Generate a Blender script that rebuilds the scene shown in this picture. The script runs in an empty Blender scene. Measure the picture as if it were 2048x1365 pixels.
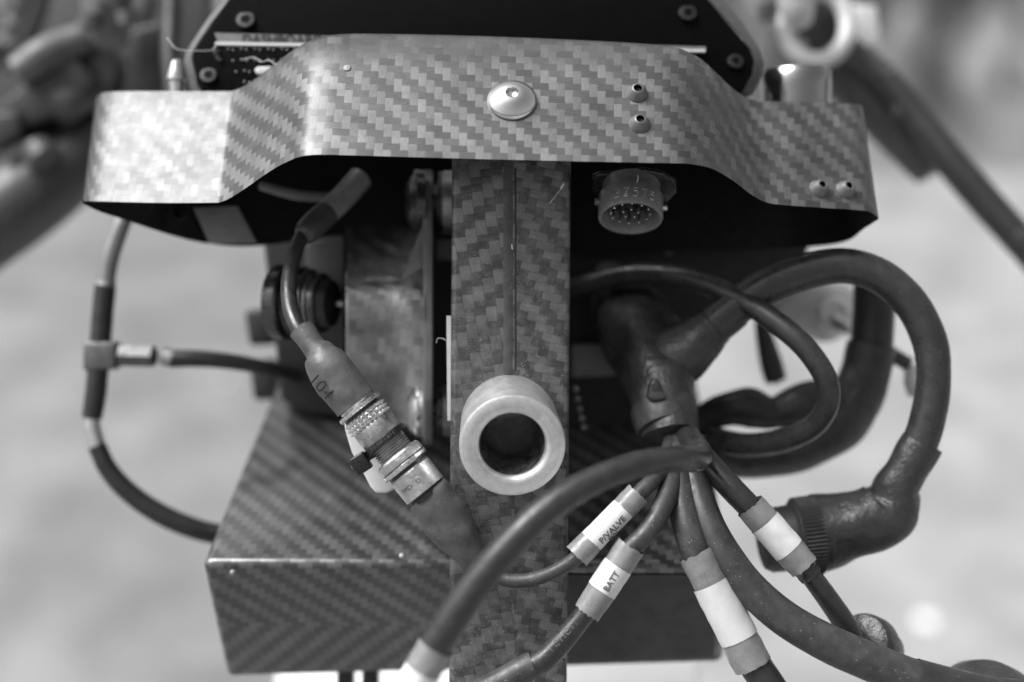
import bpy, bmesh, math, random
from mathutils import Vector, Matrix, noise
random.seed(7)
scene = bpy.context.scene
COL = scene.collection

# ------------------------------------------------------------------ camera, sky, sun, exposure
S = 1.0 / 6000.0            # metres per photo pixel in the focus plane
D = 2600.0                  # camera distance in the same unit
PITCH = math.radians(30)
CR = Vector((1, 0, 0))
CF = Vector((0, math.cos(PITCH), -math.sin(PITCH)))
CU = Vector((0, math.sin(PITCH), math.cos(PITCH)))
CAM = Vector((0, 0, 1.167))
cam = bpy.data.cameras.new('camera')
cam_o = bpy.data.objects.new('camera', cam); COL.objects.link(cam_o)
cam_o.matrix_world = Matrix((
    (CR.x, CU.x, -CF.x, CAM.x), (CR.y, CU.y, -CF.y, CAM.y), (CR.z, CU.z, -CF.z, CAM.z), (0, 0, 0, 1)))
cam.sensor_width = 36.0
cam.lens = 36.0 * D / 2048.0
cam.clip_start = 0.01; cam.clip_end = 200.0
cam.dof.use_dof = True
cam.dof.focus_distance = (D + 25) * S
cam.dof.aperture_fstop = 3.0
cam.dof.aperture_blades = 0
scene.camera = cam_o

def V(r, u, f):
    "direction given as right / up / away from the camera"
    return CR * r + CU * u + CF * f
SUN_DIR = V(-0.52, 0.77, -0.36).normalized()      # towards the sun: high, from the left
sun = bpy.data.lights.new('sun', 'SUN'); sun.energy = 1.6; sun.angle = math.radians(34); sun.color = (1, 1, 1)
sun_o = bpy.data.objects.new('sun', sun); COL.objects.link(sun_o)
sun_o.rotation_euler = (-SUN_DIR).to_track_quat('-Z', 'Y').to_euler()
sun_o.location = (-3, 0, 5)
world = bpy.data.worlds.new('World'); scene.world = world; world.use_nodes = True
wn = world.node_tree; wn.nodes.clear()
sky = wn.nodes.new('ShaderNodeTexSky'); sky.sky_type = 'NISHITA'; sky.sun_disc = False
sky.sun_elevation = math.asin(SUN_DIR.z)
sky.sun_rotation = math.atan2(SUN_DIR.x, SUN_DIR.y)
sky.air_density = 1.0; sky.dust_density = 6.0; sky.ozone_density = 1.0
bw = wn.nodes.new('ShaderNodeRGBToBW')            # black-and-white photograph
bg = wn.nodes.new('ShaderNodeBackground'); bg.inputs['Strength'].default_value = 0.082
wo = wn.nodes.new('ShaderNodeOutputWorld')
wn.links.new(sky.outputs[0], bw.inputs[0]); wn.links.new(bw.outputs[0], bg.inputs['Color']); wn.links.new(bg.outputs[0], wo.inputs[0])
scene.view_settings.view_transform = 'Standard'; scene.view_settings.look = 'None'
scene.view_settings.gamma = 1.0; scene.view_settings.exposure = 1.3
scene.view_settings.use_curve_mapping = False
scene.render.engine = 'CYCLES'
scene.cycles.use_denoising = True
scene.cycles.max_bounces = 8

# ------------------------------------------------------------------ helpers
def P(px, py, d=0.0):
    k = (D + d) * S
    return CAM + (CF + CR * ((px - 1024) / D) - CU * ((py - 682.5) / D)) * k
def L(px, d=0.0):
    "length in metres of so many photo pixels at depth d"
    return px * (D + d) / D * S

ORIG = {}
def thing(name, label, cat, loc, group=None):
    o = bpy.data.objects.new(name, None); COL.objects.link(o)
    o.location = loc; o.empty_display_size = 0.01
    o['label'] = label; o['category'] = cat
    if group: o['group'] = group
    ORIG[o] = Vector(loc)
    return o
def tag(o, label, cat, group=None):
    o['label'] = label; o['category'] = cat
    if group: o['group'] = group
    return o
def obj(name, geo, m, parent=None, smooth=35, kind=None, label=None):
    verts, faces = geo[0], geo[1]
    uvs = geo[2] if len(geo) > 2 else None
    n = len(verts)
    lo = Vector((min(v[i] for v in verts) for i in range(3))); hi = Vector((max(v[i] for v in verts) for i in range(3)))
    org = (lo + hi) / 2
    me = bpy.data.meshes.new(name)
    me.from_pydata([tuple(Vector(v) - org) for v in verts], [], faces)
    if uvs:
        uvl = me.uv_layers.new(name='UVMap')
        for p in me.polygons:
            fu = uvs[p.index]
            for k, li in enumerate(p.loop_indices): uvl.data[li].uv = fu[k]
    me.update(); 
    if smooth:
        for p in me.polygons: p.use_smooth = True
        me.set_sharp_from_angle(angle=math.radians(smooth))
    me.materials.append(M[m] if isinstance(m, str) else m)
    o = bpy.data.objects.new(name, me); COL.objects.link(o)
    ORIG[o] = org
    if parent: o.parent = parent; o.location = org - ORIG[parent]
    else: o.location = org
    if kind: o['kind'] = kind
    if label: o['label'] = label
    return o
def join(*geos):
    vs, fs, us = [], [], []
    hasuv = all(len(g) > 2 and g[2] for g in geos)
    for g in geos:
        b = len(vs); vs += list(g[0]); fs += [tuple(i + b for i in f) for f in g[1]]
        if hasuv: us += g[2]
    return (vs, fs, us) if hasuv else (vs, fs)

def catmull(pts, per=8):
    "pts: list of tuples of numbers; dense Catmull-Rom through them"
    n = len(pts); out = []
    if n == 2:
        return [tuple(a + (b - a) * k / per for a, b in zip(*pts)) for k in range(per + 1)]
    q = [tuple(2 * a - b for a, b in zip(pts[0], pts[1]))] + list(pts) + [tuple(2 * a - b for a, b in zip(pts[-1], pts[-2]))]
    for i in range(1, n):
        p0, p1, p2, p3 = q[i - 1], q[i], q[i + 1], q[i + 2]
        for k in range(per):
            t = k / per
            out.append(tuple(0.5 * (2 * b + (c - a) * t + (2 * a - 5 * b + 4 * c - e) * t * t + (3 * b - a - 3 * c + e) * t ** 3)
                             for a, b, c, e in zip(p0, p1, p2, p3)))
    out.append(tuple(pts[-1]))
    return out

def perp(t):
    a = Vector((0, 0, 1)) if abs(t.z) < 0.8 else Vector((1, 0, 0))
    return (a - t * a.dot(t)).normalized()

def sweep_world(path, n=20, cap='round', wob=0.0, wfreq=90.0, jag=0.0):
    "path: list of (Vector, radius)"
    pts = [p for p, r in path]; rs = [r for p, r in path]
    m = len(pts); T = []
    for i in range(m):
        a = pts[max(0, i - 1)]; b = pts[min(m - 1, i + 1)]
        T.append((b - a).normalized())
    N = perp(T[0]); vs, fs, us = [], [], []
    ln = 0.0; lens = []
    for i in range(m):
        if i: ln += (pts[i] - pts[i - 1]).length
        lens.append(ln)
        N = (N - T[i] * N.dot(T[i])).normalized(); B = T[i].cross(N)
        for k in range(n):
            a = 2 * math.pi * k / n
            dr = N * math.cos(a) + B * math.sin(a)
            r = rs[i]
            q = pts[i] + dr * r
            if wob: r *= 1 + wob * noise.noise(q * wfreq)
            off = Vector((0, 0, 0))
            if jag and i in (0, m - 1):
                off = T[i] * (jag * noise.noise(q * 900.0) * (1 if i else -1) + jag * 0.6 * (random.random() - .5))
            vs.append(pts[i] + dr * r + off)
    for i in range(m - 1):
        for k in range(n):
            k2 = (k + 1) % n
            fs.append((i * n + k, i * n + k2, (i + 1) * n + k2, (i + 1) * n + k))
            us.append(((k, lens[i]), (k + 1, lens[i]), (k + 1, lens[i + 1]), (k, lens[i + 1])))
    if cap:
        for i, s in ((0, -1), (m - 1, 1)):
            c = len(vs); vs.append(pts[i] + T[i] * s * (rs[i] * 0.35 if cap == 'round' else 0))
            for k in range(n):
                k2 = (k + 1) % n
                f = (i * n + k, c, i * n + k2) if s < 0 else (i * n + k, i * n + k2, c)
                if s < 0: f = (i * n + k2, i * n + k, c)
                fs.append(f); us.append(((0, 0), (1, 0), (0, 1)))
    us = [tuple((u * 2 * math.pi / n, v) for u, v in f) for f in us]
    return vs, fs, us
def tube(pts, per=8, n=20, **kw):
    "pts: (px, py, depth, radius px)"
    return sweep_world([(P(a, b, c), L(r, c)) for a, b, c, r in catmull(pts, per)], n=n, **kw)

def lathe(A, axis, prof, n=40, closed=False):
    "prof: (t along axis in m, radius in m)"
    axis = axis.normalized(); N = perp(axis); B = axis.cross(N)
    vs, fs, us = [], [], []
    for t, r in prof:
        for k in range(n):
            a = 2 * math.pi * k / n
            vs.append(A + axis * t + (N * math.cos(a) + B * math.sin(a)) * max(r, 1e-6))
    m = len(prof); acc = [0.0]
    for i in range(1, m): acc.append(acc[-1] + math.hypot(prof[i][0] - prof[i - 1][0], prof[i][1] - prof[i - 1][1]))
    for i in range(m if closed else m - 1):
        j = (i + 1) % m
        for k in range(n):
            k2 = (k + 1) % n
            fs.append((i * n + k, i * n + k2, j * n + k2, j * n + k))
            us.append(((k / n * 6.28, acc[i]), ((k + 1) / n * 6.28, acc[i]), ((k + 1) / n * 6.28, acc[j] if j else acc[-1] + 1e-3), (k / n * 6.28, acc[j] if j else acc[-1] + 1e-3)))
    return vs, fs, us

def bevelled(verts, faces, width, seg=3):
    "hull with all sharp edges bevelled -> geometry"
    bm = bmesh.new()
    bv = [bm.verts.new(v) for v in verts]
    for f in faces: bm.faces.new([bv[i] for i in f])
    bmesh.ops.recalc_face_normals(bm, faces=bm.faces)
    es = [e for e in bm.edges if len(e.link_faces) == 2 and e.calc_face_angle(0) > 0.3]
    bmesh.ops.bevel(bm, geom=es, offset=width, segments=seg, profile=0.5, affect='EDGES')
    bm.verts.index_update()
    g = ([v.co.copy() for v in bm.verts], [tuple(v.index for v in f.verts) for f in bm.faces])
    bm.free(); return g
def prism(outline, d0, d1, width=2.0, shift=(0, 0), scale=1.0, seg=3):
    "outline in photo pixels at depth d0, carried straight back (world-true) to depth d1"
    front = [P(x, y, d0) for x, y in outline]
    back = [p + V(L(shift[0]), L(shift[1]), (d1 - d0) * S) for p in front]
    if scale != 1.0:
        c = sum(back, Vector()) / len(back); back = [c + (b - c) * scale for b in back]
    n = len(outline)
    fs = [tuple(range(n)), tuple(range(2 * n - 1, n - 1, -1))] + [(i, n + i, n + (i + 1) % n, (i + 1) % n) for i in range(n)]
    if width: return bevelled(front + back, fs, L(width), seg)
    return front + back, fs
def block(c, ax, ay, az, hx, hy, hz, width):
    vs = [c + ax * (sx * hx) + ay * (sy * hy) + az * (sz * hz) for sz in (-1, 1) for sy in (-1, 1) for sx in (-1, 1)]
    fs = [(0, 2, 3, 1), (4, 5, 7, 6), (0, 1, 5, 4), (2, 6, 7, 3), (0, 4, 6, 2), (1, 3, 7, 5)]
    return bevelled(vs, fs, width) if width else (vs, fs)

def text_geo(body, fn, size=1.0, bold=0.0):
    "flat lettering mapped point by point through fn(x, y); cap height about 0.7*size"
    cu = bpy.data.curves.new('lettering', 'FONT'); cu.body = body; cu.size = size
    cu.align_x = 'CENTER'; cu.align_y = 'CENTER'; cu.offset = bold; cu.resolution_u = 4
    to = bpy.data.objects.new('lettering', cu); COL.objects.link(to)
    dg = bpy.context.evaluated_depsgraph_get(); ev = to.evaluated_get(dg)
    me = ev.to_mesh()
    vs = [fn(v.co.x, v.co.y) for v in me.vertices]; fs = [tuple(p.vertices) for p in me.polygons]
    ev.to_mesh_clear(); bpy.data.objects.remove(to); bpy.data.curves.remove(cu)
    return vs, fs
def stroke_geo(strokes, fn, w):
    "hand-scratched strokes: list of polylines in 2D, each drawn as a thin raised tube through fn"
    gs = []
    for st in strokes:
        gs.append(sweep_world([(fn(x, y), w * (0.7 + 0.6 * random.random())) for x, y in st], n=5))
    return join(*gs)
def on_cyl(A, axis, r, face, x_along=True, lift=0.00008, ang0=0.0):
    "wrap: x along the axis and y round it (or the other way), centred on A on the side that faces 'face'"
    axis = axis.normalized(); up = (face - axis * face.dot(axis)).normalized(); side = axis.cross(up)
    def fn(x, y):
        t, a = (x, y / r) if x_along else (-y, x / r)
        a = ang0 + a
        return A + axis * t + (up * math.cos(a) + side * math.sin(a)) * (r + lift)
    return fn

# ------------------------------------------------------------------ materials (all grey: the photograph is black and white)
M = {}
class NT:
    def __init__(s, name):
        s.m = bpy.data.materials.new(name); s.m.use_nodes = True; s.t = s.m.node_tree; s.t.nodes.clear()
        s.out = s.t.nodes.new('ShaderNodeOutputMaterial'); s.b = s.t.nodes.new('ShaderNodeBsdfPrincipled')
        s.t.links.new(s.b.outputs[0], s.out.inputs[0])
    def n(s, typ, **kw):
        x = s.t.nodes.new(typ)
        for k, v in kw.items(): setattr(x, k, v)
        return x
    def put(s, sock, v):
        if isinstance(v, bpy.types.NodeSocket): s.t.links.new(v, sock)
        else: sock.default_value = v
    def math(s, op, a, b=0.0, c=None):
        x = s.n('ShaderNodeMath', operation=op); s.put(x.inputs[0], a); s.put(x.inputs[1], b)
        if c is not None: s.put(x.inputs[2], c)
        return x.outputs[0]
    def mix(s, f, a, b):
        x = s.n('ShaderNodeMix', data_type='FLOAT'); s.put(x.inputs[0], f); s.put(x.inputs[2], a); s.put(x.inputs[3], b)
        return x.outputs[0]
    def ramp(s, v, lo, hi, a=0.0, b=1.0):
        x = s.n('ShaderNodeMapRange'); s.put(x.inputs[0], v); x.inputs[1].default_value = lo; x.inputs[2].default_value = hi
        s.put(x.inputs[3], a); s.put(x.inputs[4], b); return x.outputs[0]
    def noise(s, vec, scale, detail=3.0, rough=0.55):
        x = s.n('ShaderNodeTexNoise'); s.put(x.inputs['Vector'], vec); x.inputs['Scale'].default_value = scale
        x.inputs['Detail'].default_value = detail; x.inputs['Roughness'].default_value = rough; return x.outputs[0]
    def grey(s, v):
        x = s.n('ShaderNodeCombineColor'); [s.put(x.inputs[i], v) for i in range(3)]; return x.outputs[0]
    def set(s, name, v): s.put(s.b.inputs[name], v)
    def pos(s):
        return s.n('ShaderNodeNewGeometry').outputs['Position']
    def bump(s, h, strength, dist=0.0002, normal=None):
        x = s.n('ShaderNodeBump'); s.put(x.inputs['Height'], h); x.inputs['Strength'].default_value = strength
        x.inputs['Distance'].default_value = dist
        if normal is not None: s.put(x.inputs['Normal'], normal)
        return x.outputs[0]
    def dust(s, base, amount, rough=None):
        "pale grit: sparse specks, denser in patches"
        p = s.pos()
        v = s.n('ShaderNodeTexVoronoi'); s.put(v.inputs['Vector'], p); v.inputs['Scale'].default_value = 2700.0
        rnd = s.n('ShaderNodeSeparateColor'); s.put(rnd.inputs[0], v.outputs['Color'])
        patch = s.noise(p, 70.0, 3.0)
        size = s.math('MULTIPLY', s.math('POWER', rnd.outputs[0], 3.0), 0.42)
        speck = s.math('LESS_THAN', v.outputs['Distance'], size)
        keep = s.math('LESS_THAN', rnd.outputs[1], s.ramp(patch, 0.32, 0.72, 0.05 * amount, 0.8 * amount))
        f = s.math('MULTIPLY', speck, keep)
        f = s.math('MULTIPLY', f, s.ramp(rnd.outputs[2], 0, 1, 0.25, 1.0))
        film = s.math('MULTIPLY', s.ramp(s.noise(p, 260.0, 5.0), 0.42, 0.75), 0.16 * amount)
        f2 = s.math('MAXIMUM', f, film)
        return s.mix(f2, base, 0.42), f2

def plain(name, base, rough=0.5, metal=0.0, var=0.25, nscale=180.0, bump=0.15, bscale=900.0, dust=0.0, coat=0.0, rvar=0.15, spec=0.5, bdist=0.0002):
    s = NT(name); p = s.pos()
    nz = s.noise(p, nscale, 5.0, 0.6)
    b = s.ramp(nz, 0.28, 0.72, base * (1 - var), base * (1 + var))
    r = s.ramp(s.noise(p, nscale * 2.3, 4.0), 0.3, 0.7, max(0.02, rough - rvar), min(1, rough + rvar))
    if dust:
        b, f = s.dust(b, dust); r = s.mix(f, r, 0.95)
    s.set('Base Color', s.grey(b)); s.set('Roughness', r); s.set('Metallic', metal); s.set('Specular IOR Level', spec)
    if coat: s.set('Coat Weight', coat); s.set('Coat Roughness', 0.12)
    if bump: s.set('Normal', s.bump(s.noise(p, bscale, 4.0, 0.65), bump, bdist))
    M[name] = s.m; return s

def carbon(name, lo=0.018, hi=0.075, rough=0.33, metal=0.55, coat=0.6, coat_rough=0.10, distort=0.0, dscale=0.15, dust=0.0, aniso=0.72, spots=0.0, bumpy=0.3, gap=0.72, cell=0.18):
    "2x2 twill laid out on the UV map, one UV unit per tow"
    s = NT(name)
    uv = s.n('ShaderNodeUVMap', uv_map='UVMap').outputs[0]
    if distort:
        nz = s.n('ShaderNodeTexNoise'); s.put(nz.inputs['Vector'], uv); nz.inputs['Scale'].default_value = dscale; nz.inputs['Detail'].default_value = 2.0
        a = s.n('ShaderNodeVectorMath', operation='SUBTRACT'); s.put(a.inputs[0], nz.outputs['Color']); a.inputs[1].default_value = (.5, .5, .5)
        c = s.n('ShaderNodeVectorMath', operation='SCALE'); s.put(c.inputs[0], a.outputs[0]); c.inputs['Scale'].default_value = distort
        e = s.n('ShaderNodeVectorMath', operation='ADD'); s.put(e.inputs[0], uv); s.put(e.inputs[1], c.outputs[0]); uv = e.outputs[0]
    sep = s.n('ShaderNodeSeparateXYZ'); s.put(sep.inputs[0], uv); u, v = sep.outputs[0], sep.outputs[1]
    i = s.math('FLOOR', u); j = s.math('FLOOR', v)
    m4 = s.math('FLOORED_MODULO', s.math('ADD', i, j), 4.0)
    w = s.math('LESS_THAN', m4, 1.5)
    fu = s.math('FRACT', u); fv = s.math('FRACT', v)
    a = s.mix(w, fv, fu); x = s.math('ABSOLUTE', s.math('MULTIPLY_ADD', a, 2.0, -1.0))
    tw = s.math('MULTIPLY', s.math('FLOORED_MODULO', s.math('ADD', i, v), 4.0), 0.5)
    tf = s.math('MULTIPLY', s.math('SUBTRACT', s.math('FLOORED_MODULO', s.math('ADD', u, j), 4.0), 2.0), 0.5)
    t = s.mix(w, tf, tw)
    along = s.math('SINE', s.math('MULTIPLY', t, math.pi))
    edge = s.math('SUBTRACT', 1.0, s.math('POWER', x, 5.0))
    height = s.math('MULTIPLY_ADD', edge, 0.55, s.math('MULTIPLY', s.math('POWER', along, 0.5), 0.45))
    cx = s.n('ShaderNodeCombineXYZ')
    s.put(cx.inputs[0], s.math('MULTIPLY', s.mix(w, v, u), 16.0)); s.put(cx.inputs[1], s.math('MULTIPLY', s.mix(w, u, v), 0.9)); s.put(cx.inputs[2], s.math('MULTIPLY', w, 9.0))
    fib = s.noise(cx.outputs[0], 1.0, 3.0)
    wh = s.n('ShaderNodeTexWhiteNoise', noise_dimensions='3D'); cc = s.n('ShaderNodeCombineXYZ')
    s.put(cc.inputs[0], s.mix(w, s.math('FLOOR', s.math('MULTIPLY', s.math('ADD', u, j), .25)), i)); s.put(cc.inputs[1], s.mix(w, j, s.math('FLOOR', s.math('MULTIPLY', s.math('ADD', i, v), .25)))); s.put(cc.inputs[2], w)
    s.put(wh.inputs['Vector'], cc.outputs[0])
    b = s.mix(w, lo, hi)
    b = s.math('MULTIPLY', b, s.ramp(fib, 0.3, 0.7, 0.78, 1.2))
    b = s.math('MULTIPLY', b, s.ramp(wh.outputs[0], 0, 1, 1 - cell, 1 + cell))
    b = s.math('MULTIPLY', b, s.ramp(edge, 0.0, 0.35, gap, 1.0))
    p = s.pos()
    b = s.math('MULTIPLY', b, s.ramp(s.noise(p, 45.0, 4.0), 0.3, 0.7, 0.8, 1.2))
    r = s.ramp(s.noise(p, 160.0, 4.0), 0.3, 0.7, rough - 0.05, rough + 0.08)
    met = metal
    if spots:
        sp = s.math('MULTIPLY', s.ramp(s.noise(p, 330.0, 4.0, 0.7), 0.66, 0.74), s.ramp(s.noise(p, 38.0, 2.0), 0.5, 0.62))
        b = s.math('MULTIPLY', b, s.ramp(sp, 0, 1, 1.0, 1 - spots))
    if dust:
        b, f = s.dust(b, dust); met = s.math('MULTIPLY', metal, s.math('SUBTRACT', 1.0, f)); r = s.mix(f, r, 0.9)
        s.set('Coat Weight', s.math('MULTIPLY', coat, s.math('SUBTRACT', 1.0, f)))
    else: s.set('Coat Weight', coat)
    s.set('Base Color', s.grey(b)); s.set('Roughness', r); s.set('Metallic', met)
    s.set('Coat Roughness', s.ramp(s.noise(p, 90.0, 5.0), 0.35, 0.7, coat_rough * 0.6, coat_rough * 1.8))
    s.set('Anisotropic', aniso); s.set('Anisotropic Rotation', s.math('MULTIPLY', s.math('SUBTRACT', 1.0, w), 0.25))
    tg = s.n('ShaderNodeTangent', direction_type='UV_MAP', uv_map='UVMap'); s.put(s.b.inputs['Tangent'], tg.outputs[0])
    s.set('Normal', s.bump(height, bumpy, 0.0002))
    cb = s.bump(s.noise(p, 130.0, 3.0), 0.06, 0.0006); s.put(s.b.inputs['Coat Normal'], cb)
    M[name] = s.m

carbon('carbon_band', lo=0.088, hi=0.112, rough=0.53, metal=0.6, bumpy=0.14, aniso=0.42, coat=0.28, coat_rough=0.2, spots=0.7)
carbon('carbon_box', lo=0.032, hi=0.092, metal=0.2, aniso=0.45, dust=0.10, rough=0.36, coat=1.0, coat_rough=0.06)
carbon('carbon_post', lo=0.065, hi=0.15, metal=0.7, gap=0.35, cell=0.12, aniso=0.5, bumpy=0.5, distort=0.3, dscale=0.16, dust=1.3, rough=0.42, coat=0.35, coat_rough=0.2)
carbon('carbon_cover', lo=0.28, hi=0.35, distort=0.9, rough=0.36, metal=0.85, coat=0.5, coat_rough=0.16)
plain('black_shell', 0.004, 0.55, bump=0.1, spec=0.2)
plain('black_panel', 0.002, 0.6, var=0.3, bump=0.06, spec=0.06)
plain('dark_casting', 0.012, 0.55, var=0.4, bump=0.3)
plain('black_satin', 0.011, 0.42, var=0.4, nscale=60, bump=0.15)
plain('grey_casting', 0.17, 0.5, var=0.2)
plain('housing_edge', 0.12, 0.55, metal=0.3, bump=0.3, bscale=2200)
plain('black_anodised', 0.09, 0.3, metal=0.8, bump=0.05)
plain('rubber', 0.026, 0.34, var=0.3, nscale=120, bump=0.3, bscale=500, dust=0.10)
plain('rubber_dusty', 0.037, 0.46, var=0.25, bump=0.28, bscale=1400, dust=0.42)
plain('rubber_boot', 0.027, 0.36, var=0.35, nscale=110, bump=0.9, bdist=0.0008, bscale=240, dust=0.10)
plain('rubber_boot_dusty', 0.075, 0.5, var=0.3, nscale=110, bump=0.4, bdist=0.0005, bscale=300, dust=0.35)
plain('rubber_black', 0.018, 0.42, var=0.3, bump=0.2)
plain('heat_shrink', 0.21, 0.34, var=0.18, bump=0.25, bscale=420, dust=0.10, nscale=300)
plain('heat_shrink_dark', 0.05, 0.4, var=0.2, bump=0.2, bscale=420)
plain('label_white', 0.66, 0.42, var=0.05, bump=0.08, nscale=400)
plain('white_plastic', 0.62, 0.4, var=0.05, bump=0.06)
plain('white_panel', 0.7, 0.35, var=0.03, bump=0.0)
plain('ink', 0.10, 0.6, var=0.7, nscale=1500, bump=0.0)
plain('ink_black', 0.012, 0.5, bump=0.0)
plain('ink_pale', 0.20, 0.6, var=0.7, nscale=1200, bump=0.0)
plain('scratch', 0.62, 0.4, metal=0.6, var=0.3, bump=0.0)
plain('steel', 0.62, 0.24, metal=1.0, var=0.12, nscale=260, bump=0.08, bscale=700, rvar=0.08)
plain('steel_polished', 0.68, 0.14, metal=1.0, var=0.08, bump=0.03, rvar=0.05)
plain('aluminium', 0.66, 0.36, metal=1.0, var=0.10, nscale=300, bump=0.16, bscale=1300, rvar=0.1)
plain('aluminium_dull', 0.42, 0.45, metal=1.0, var=0.2, nscale=350, bump=0.2, bscale=1100, rvar=0.12)
plain('engraved', 0.16, 0.5, metal=0.8, bump=0.0)
plain('connector_shell', 0.42, 0.38, metal=1.0, var=0.28, nscale=420, bump=0.18, bscale=900, rvar=0.12)
plain('connector_worn', 0.55, 0.42, metal=1.0, var=0.25, nscale=500, bump=0.55, bscale=800, rvar=0.15)
plain('connector_bright', 0.72, 0.3, metal=1.0, var=0.15, nscale=500, bump=0.3, bscale=800)
plain('connector_dark', 0.05, 0.4, metal=0.6, var=0.3, bump=0.1)
plain('screw_dark', 0.035, 0.42, metal=1.0, var=0.25, nscale=600, bump=0.2)
plain('screw_grey', 0.15, 0.5, metal=0.45, var=0.2, nscale=600, bump=0.2)
plain('nylon_black', 0.010, 0.3, bump=0.08)
plain('foam_black', 0.004, 0.9, bump=0.5, bscale=1600, spec=0.08)
plain('part_grey', 0.11, 0.42, var=0.35, nscale=50, bump=0.1)
plain('part_pale', 0.5, 0.4, var=0.2, nscale=60, bump=0.1)
plain('tee_metal', 0.13, 0.45, metal=0.7, var=0.2, bump=0.1)
plain('bar_black', 0.022, 0.45, bump=0.1)
plain('bar_grey', 0.05, 0.45, var=0.2, bump=0.1)
plain('metal_soft', 0.30, 0.45, metal=0.85, var=0.25, nscale=60, bump=0.1)
plain('bore_dark', 0.45, 0.4, metal=1.0, bump=0.2)

# brushed / turned look for the spigot: fine rings
s = NT('spigot_metal'); p = s.pos()
sv = s.n('ShaderNodeSeparateXYZ'); s.put(sv.inputs[0], s.n('ShaderNodeUVMap', uv_map='UVMap').outputs[0]); cb_ = s.n('ShaderNodeCombineXYZ')
s.put(cb_.inputs[0], s.math('MULTIPLY', s.math('SINE', sv.outputs[0]), 0.6)); s.put(cb_.inputs[1], s.math('MULTIPLY', sv.outputs[1], 5200.0)); s.put(cb_.inputs[2], s.math('MULTIPLY', s.math('COSINE', sv.outputs[0]), 0.6))
turn = s.noise(cb_.outputs[0], 1.0, 3.0, 0.6)
base_ = s.math('MULTIPLY', s.ramp(s.noise(p, 420.0, 5.0, 0.65), 0.3, 0.7, 0.66, 0.84), s.ramp(turn, 0.3, 0.7, 0.86, 1.08))
nick = s.math('MULTIPLY', s.ramp(s.noise(p, 900.0, 3.0, 0.7), 0.68, 0.74), 0.6)
s.set('Base Color', s.grey(s.mix(nick, base_, 0.12))); s.set('Metallic', 0.8)
s.set('Roughness', s.ramp(s.noise(p, 240.0, 4.0), 0.3, 0.7, 0.30, 0.46))
s.set('Normal', s.bump(turn, 0.25, 0.0001, s.bump(s.noise(p, 1700.0, 3.0), 0.16))); M['spigot_metal'] = s.m

s = NT('ground_tarmac'); p = s.pos()
g = s.math('MULTIPLY', s.ramp(s.noise(p, 2.2, 4.0), 0.3, 0.7, 0.82, 1.18), s.ramp(s.noise(p, 7.0, 2.0), 0.35, 0.68, 0.82, 1.25))
g = s.math('MULTIPLY', g, s.ramp(s.noise(p, 90.0, 3.0), 0.3, 0.7, 0.75, 1.25))
s.set('Base Color', s.grey(s.math('MULTIPLY', g, 0.17))); s.set('Roughness', 0.85)
s.set('Normal', s.bump(s.noise(p, 140.0, 3.0), 0.5, 0.004)); M['ground_tarmac'] = s.m
s = NT('pale_ground'); p = s.pos()
g = s.math('MULTIPLY', s.ramp(s.noise(p, 2.6, 4.0), 0.3, 0.7, 0.85, 1.15), s.ramp(s.noise(p, 7.5, 2.0), 0.35, 0.68, 0.85, 1.22))
s.set('Base Color', s.grey(s.math('MULTIPLY', g, 0.24))); s.set('Roughness', 0.85); M['pale_ground'] = s.m
plain('cloth_grey', 0.17, 0.9, var=0.55, nscale=3.0, bump=0.0)

# ------------------------------------------------------------------ setting
def grid(x0, x1, y0, y1, nx, ny, zf):
    vs = [(x0 + (x1 - x0) * i / nx, y0 + (y1 - y0) * j / ny, 0) for j in range(ny + 1) for i in range(nx + 1)]
    vs = [Vector((x, y, zf(x, y))) for x, y, z in vs]
    fs = [(j * (nx + 1) + i, j * (nx + 1) + i + 1, (j + 1) * (nx + 1) + i + 1, (j + 1) * (nx + 1) + i) for j in range(ny) for i in range(nx)]
    return vs, fs
obj('ground', grid(-40, 40, -40, 60, 40, 40, lambda x, y: 0.004 * noise.noise(Vector((x, y, 0)))), 'ground_tarmac', kind='structure')
obj('pale_ground_right', grid(0.1, 40, -40, 60, 30, 30, lambda x, y: 0.012), 'pale_ground', kind='structure')  # added paler sheet, makes the ground brighter on the right
def ground_at(px, py):
    q = P(px, py, 0) - CAM; k = -CAM.z / q.z
    return CAM + q * k
# crumpled grey sheet lying on the ground behind, upper right
g0 = ground_at(2010, 120)
g1 = ground_at(1900, 350)
def sheet(x, y):
    q = Vector(((x - .5 * y) * 4.6, (x * .5 + y) * 1.1, 3.0))
    e_ = min(1.0, max(0.0, (1.38 - abs(x - g0.x)) / .35)) * min(1.0, max(0.0, (y - g1.y) / .3)) * min(1.0, max(0.0, (g0.y + 2.2 - y) / .4)); edge = e_ * e_ * (3 - 2 * e_)
    return 0.018 + edge * (0.04 + 0.8 * abs(noise.noise(q)) + 0.2 * abs(noise.noise(q * 2.7)))
tag(obj('crumpled_sheet', grid(g0.x - 1.4, g0.x + 1.4, g1.y, g0.y + 2.2, 80, 90, sheet), 'cloth_grey', smooth=80),
    'crumpled pale grey sheet lying out of focus on the ground at upper right', 'sheet')
def pebble(px, py, r, label):
    c = ground_at(px, py); vs, fs = [], []
    g = lathe(Vector((c.x, c.y, -r * .15)), Vector((0, 0, 1)), [(0, r * .9), (r * .3, r), (r * .7, r * .75), (r * .95, r * .3), (r, 0.0001)], n=14)
    g = ([Vector(v) + Vector(noise.noise_vector(Vector(v) * 40)) * r * .18 for v in g[0]], g[1])
    return tag(obj('pebble', g, 'white_panel', smooth=70), label, 'pebble', 'pale pebbles on the ground')
pebble(1853, 1256, 0.021, 'small white pebble on the ground at lower right, a bright blurred disc')
pebble(1775, 905, 0.010, 'tiny pale pebble on the ground inside the curve of the thick cable')
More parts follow.
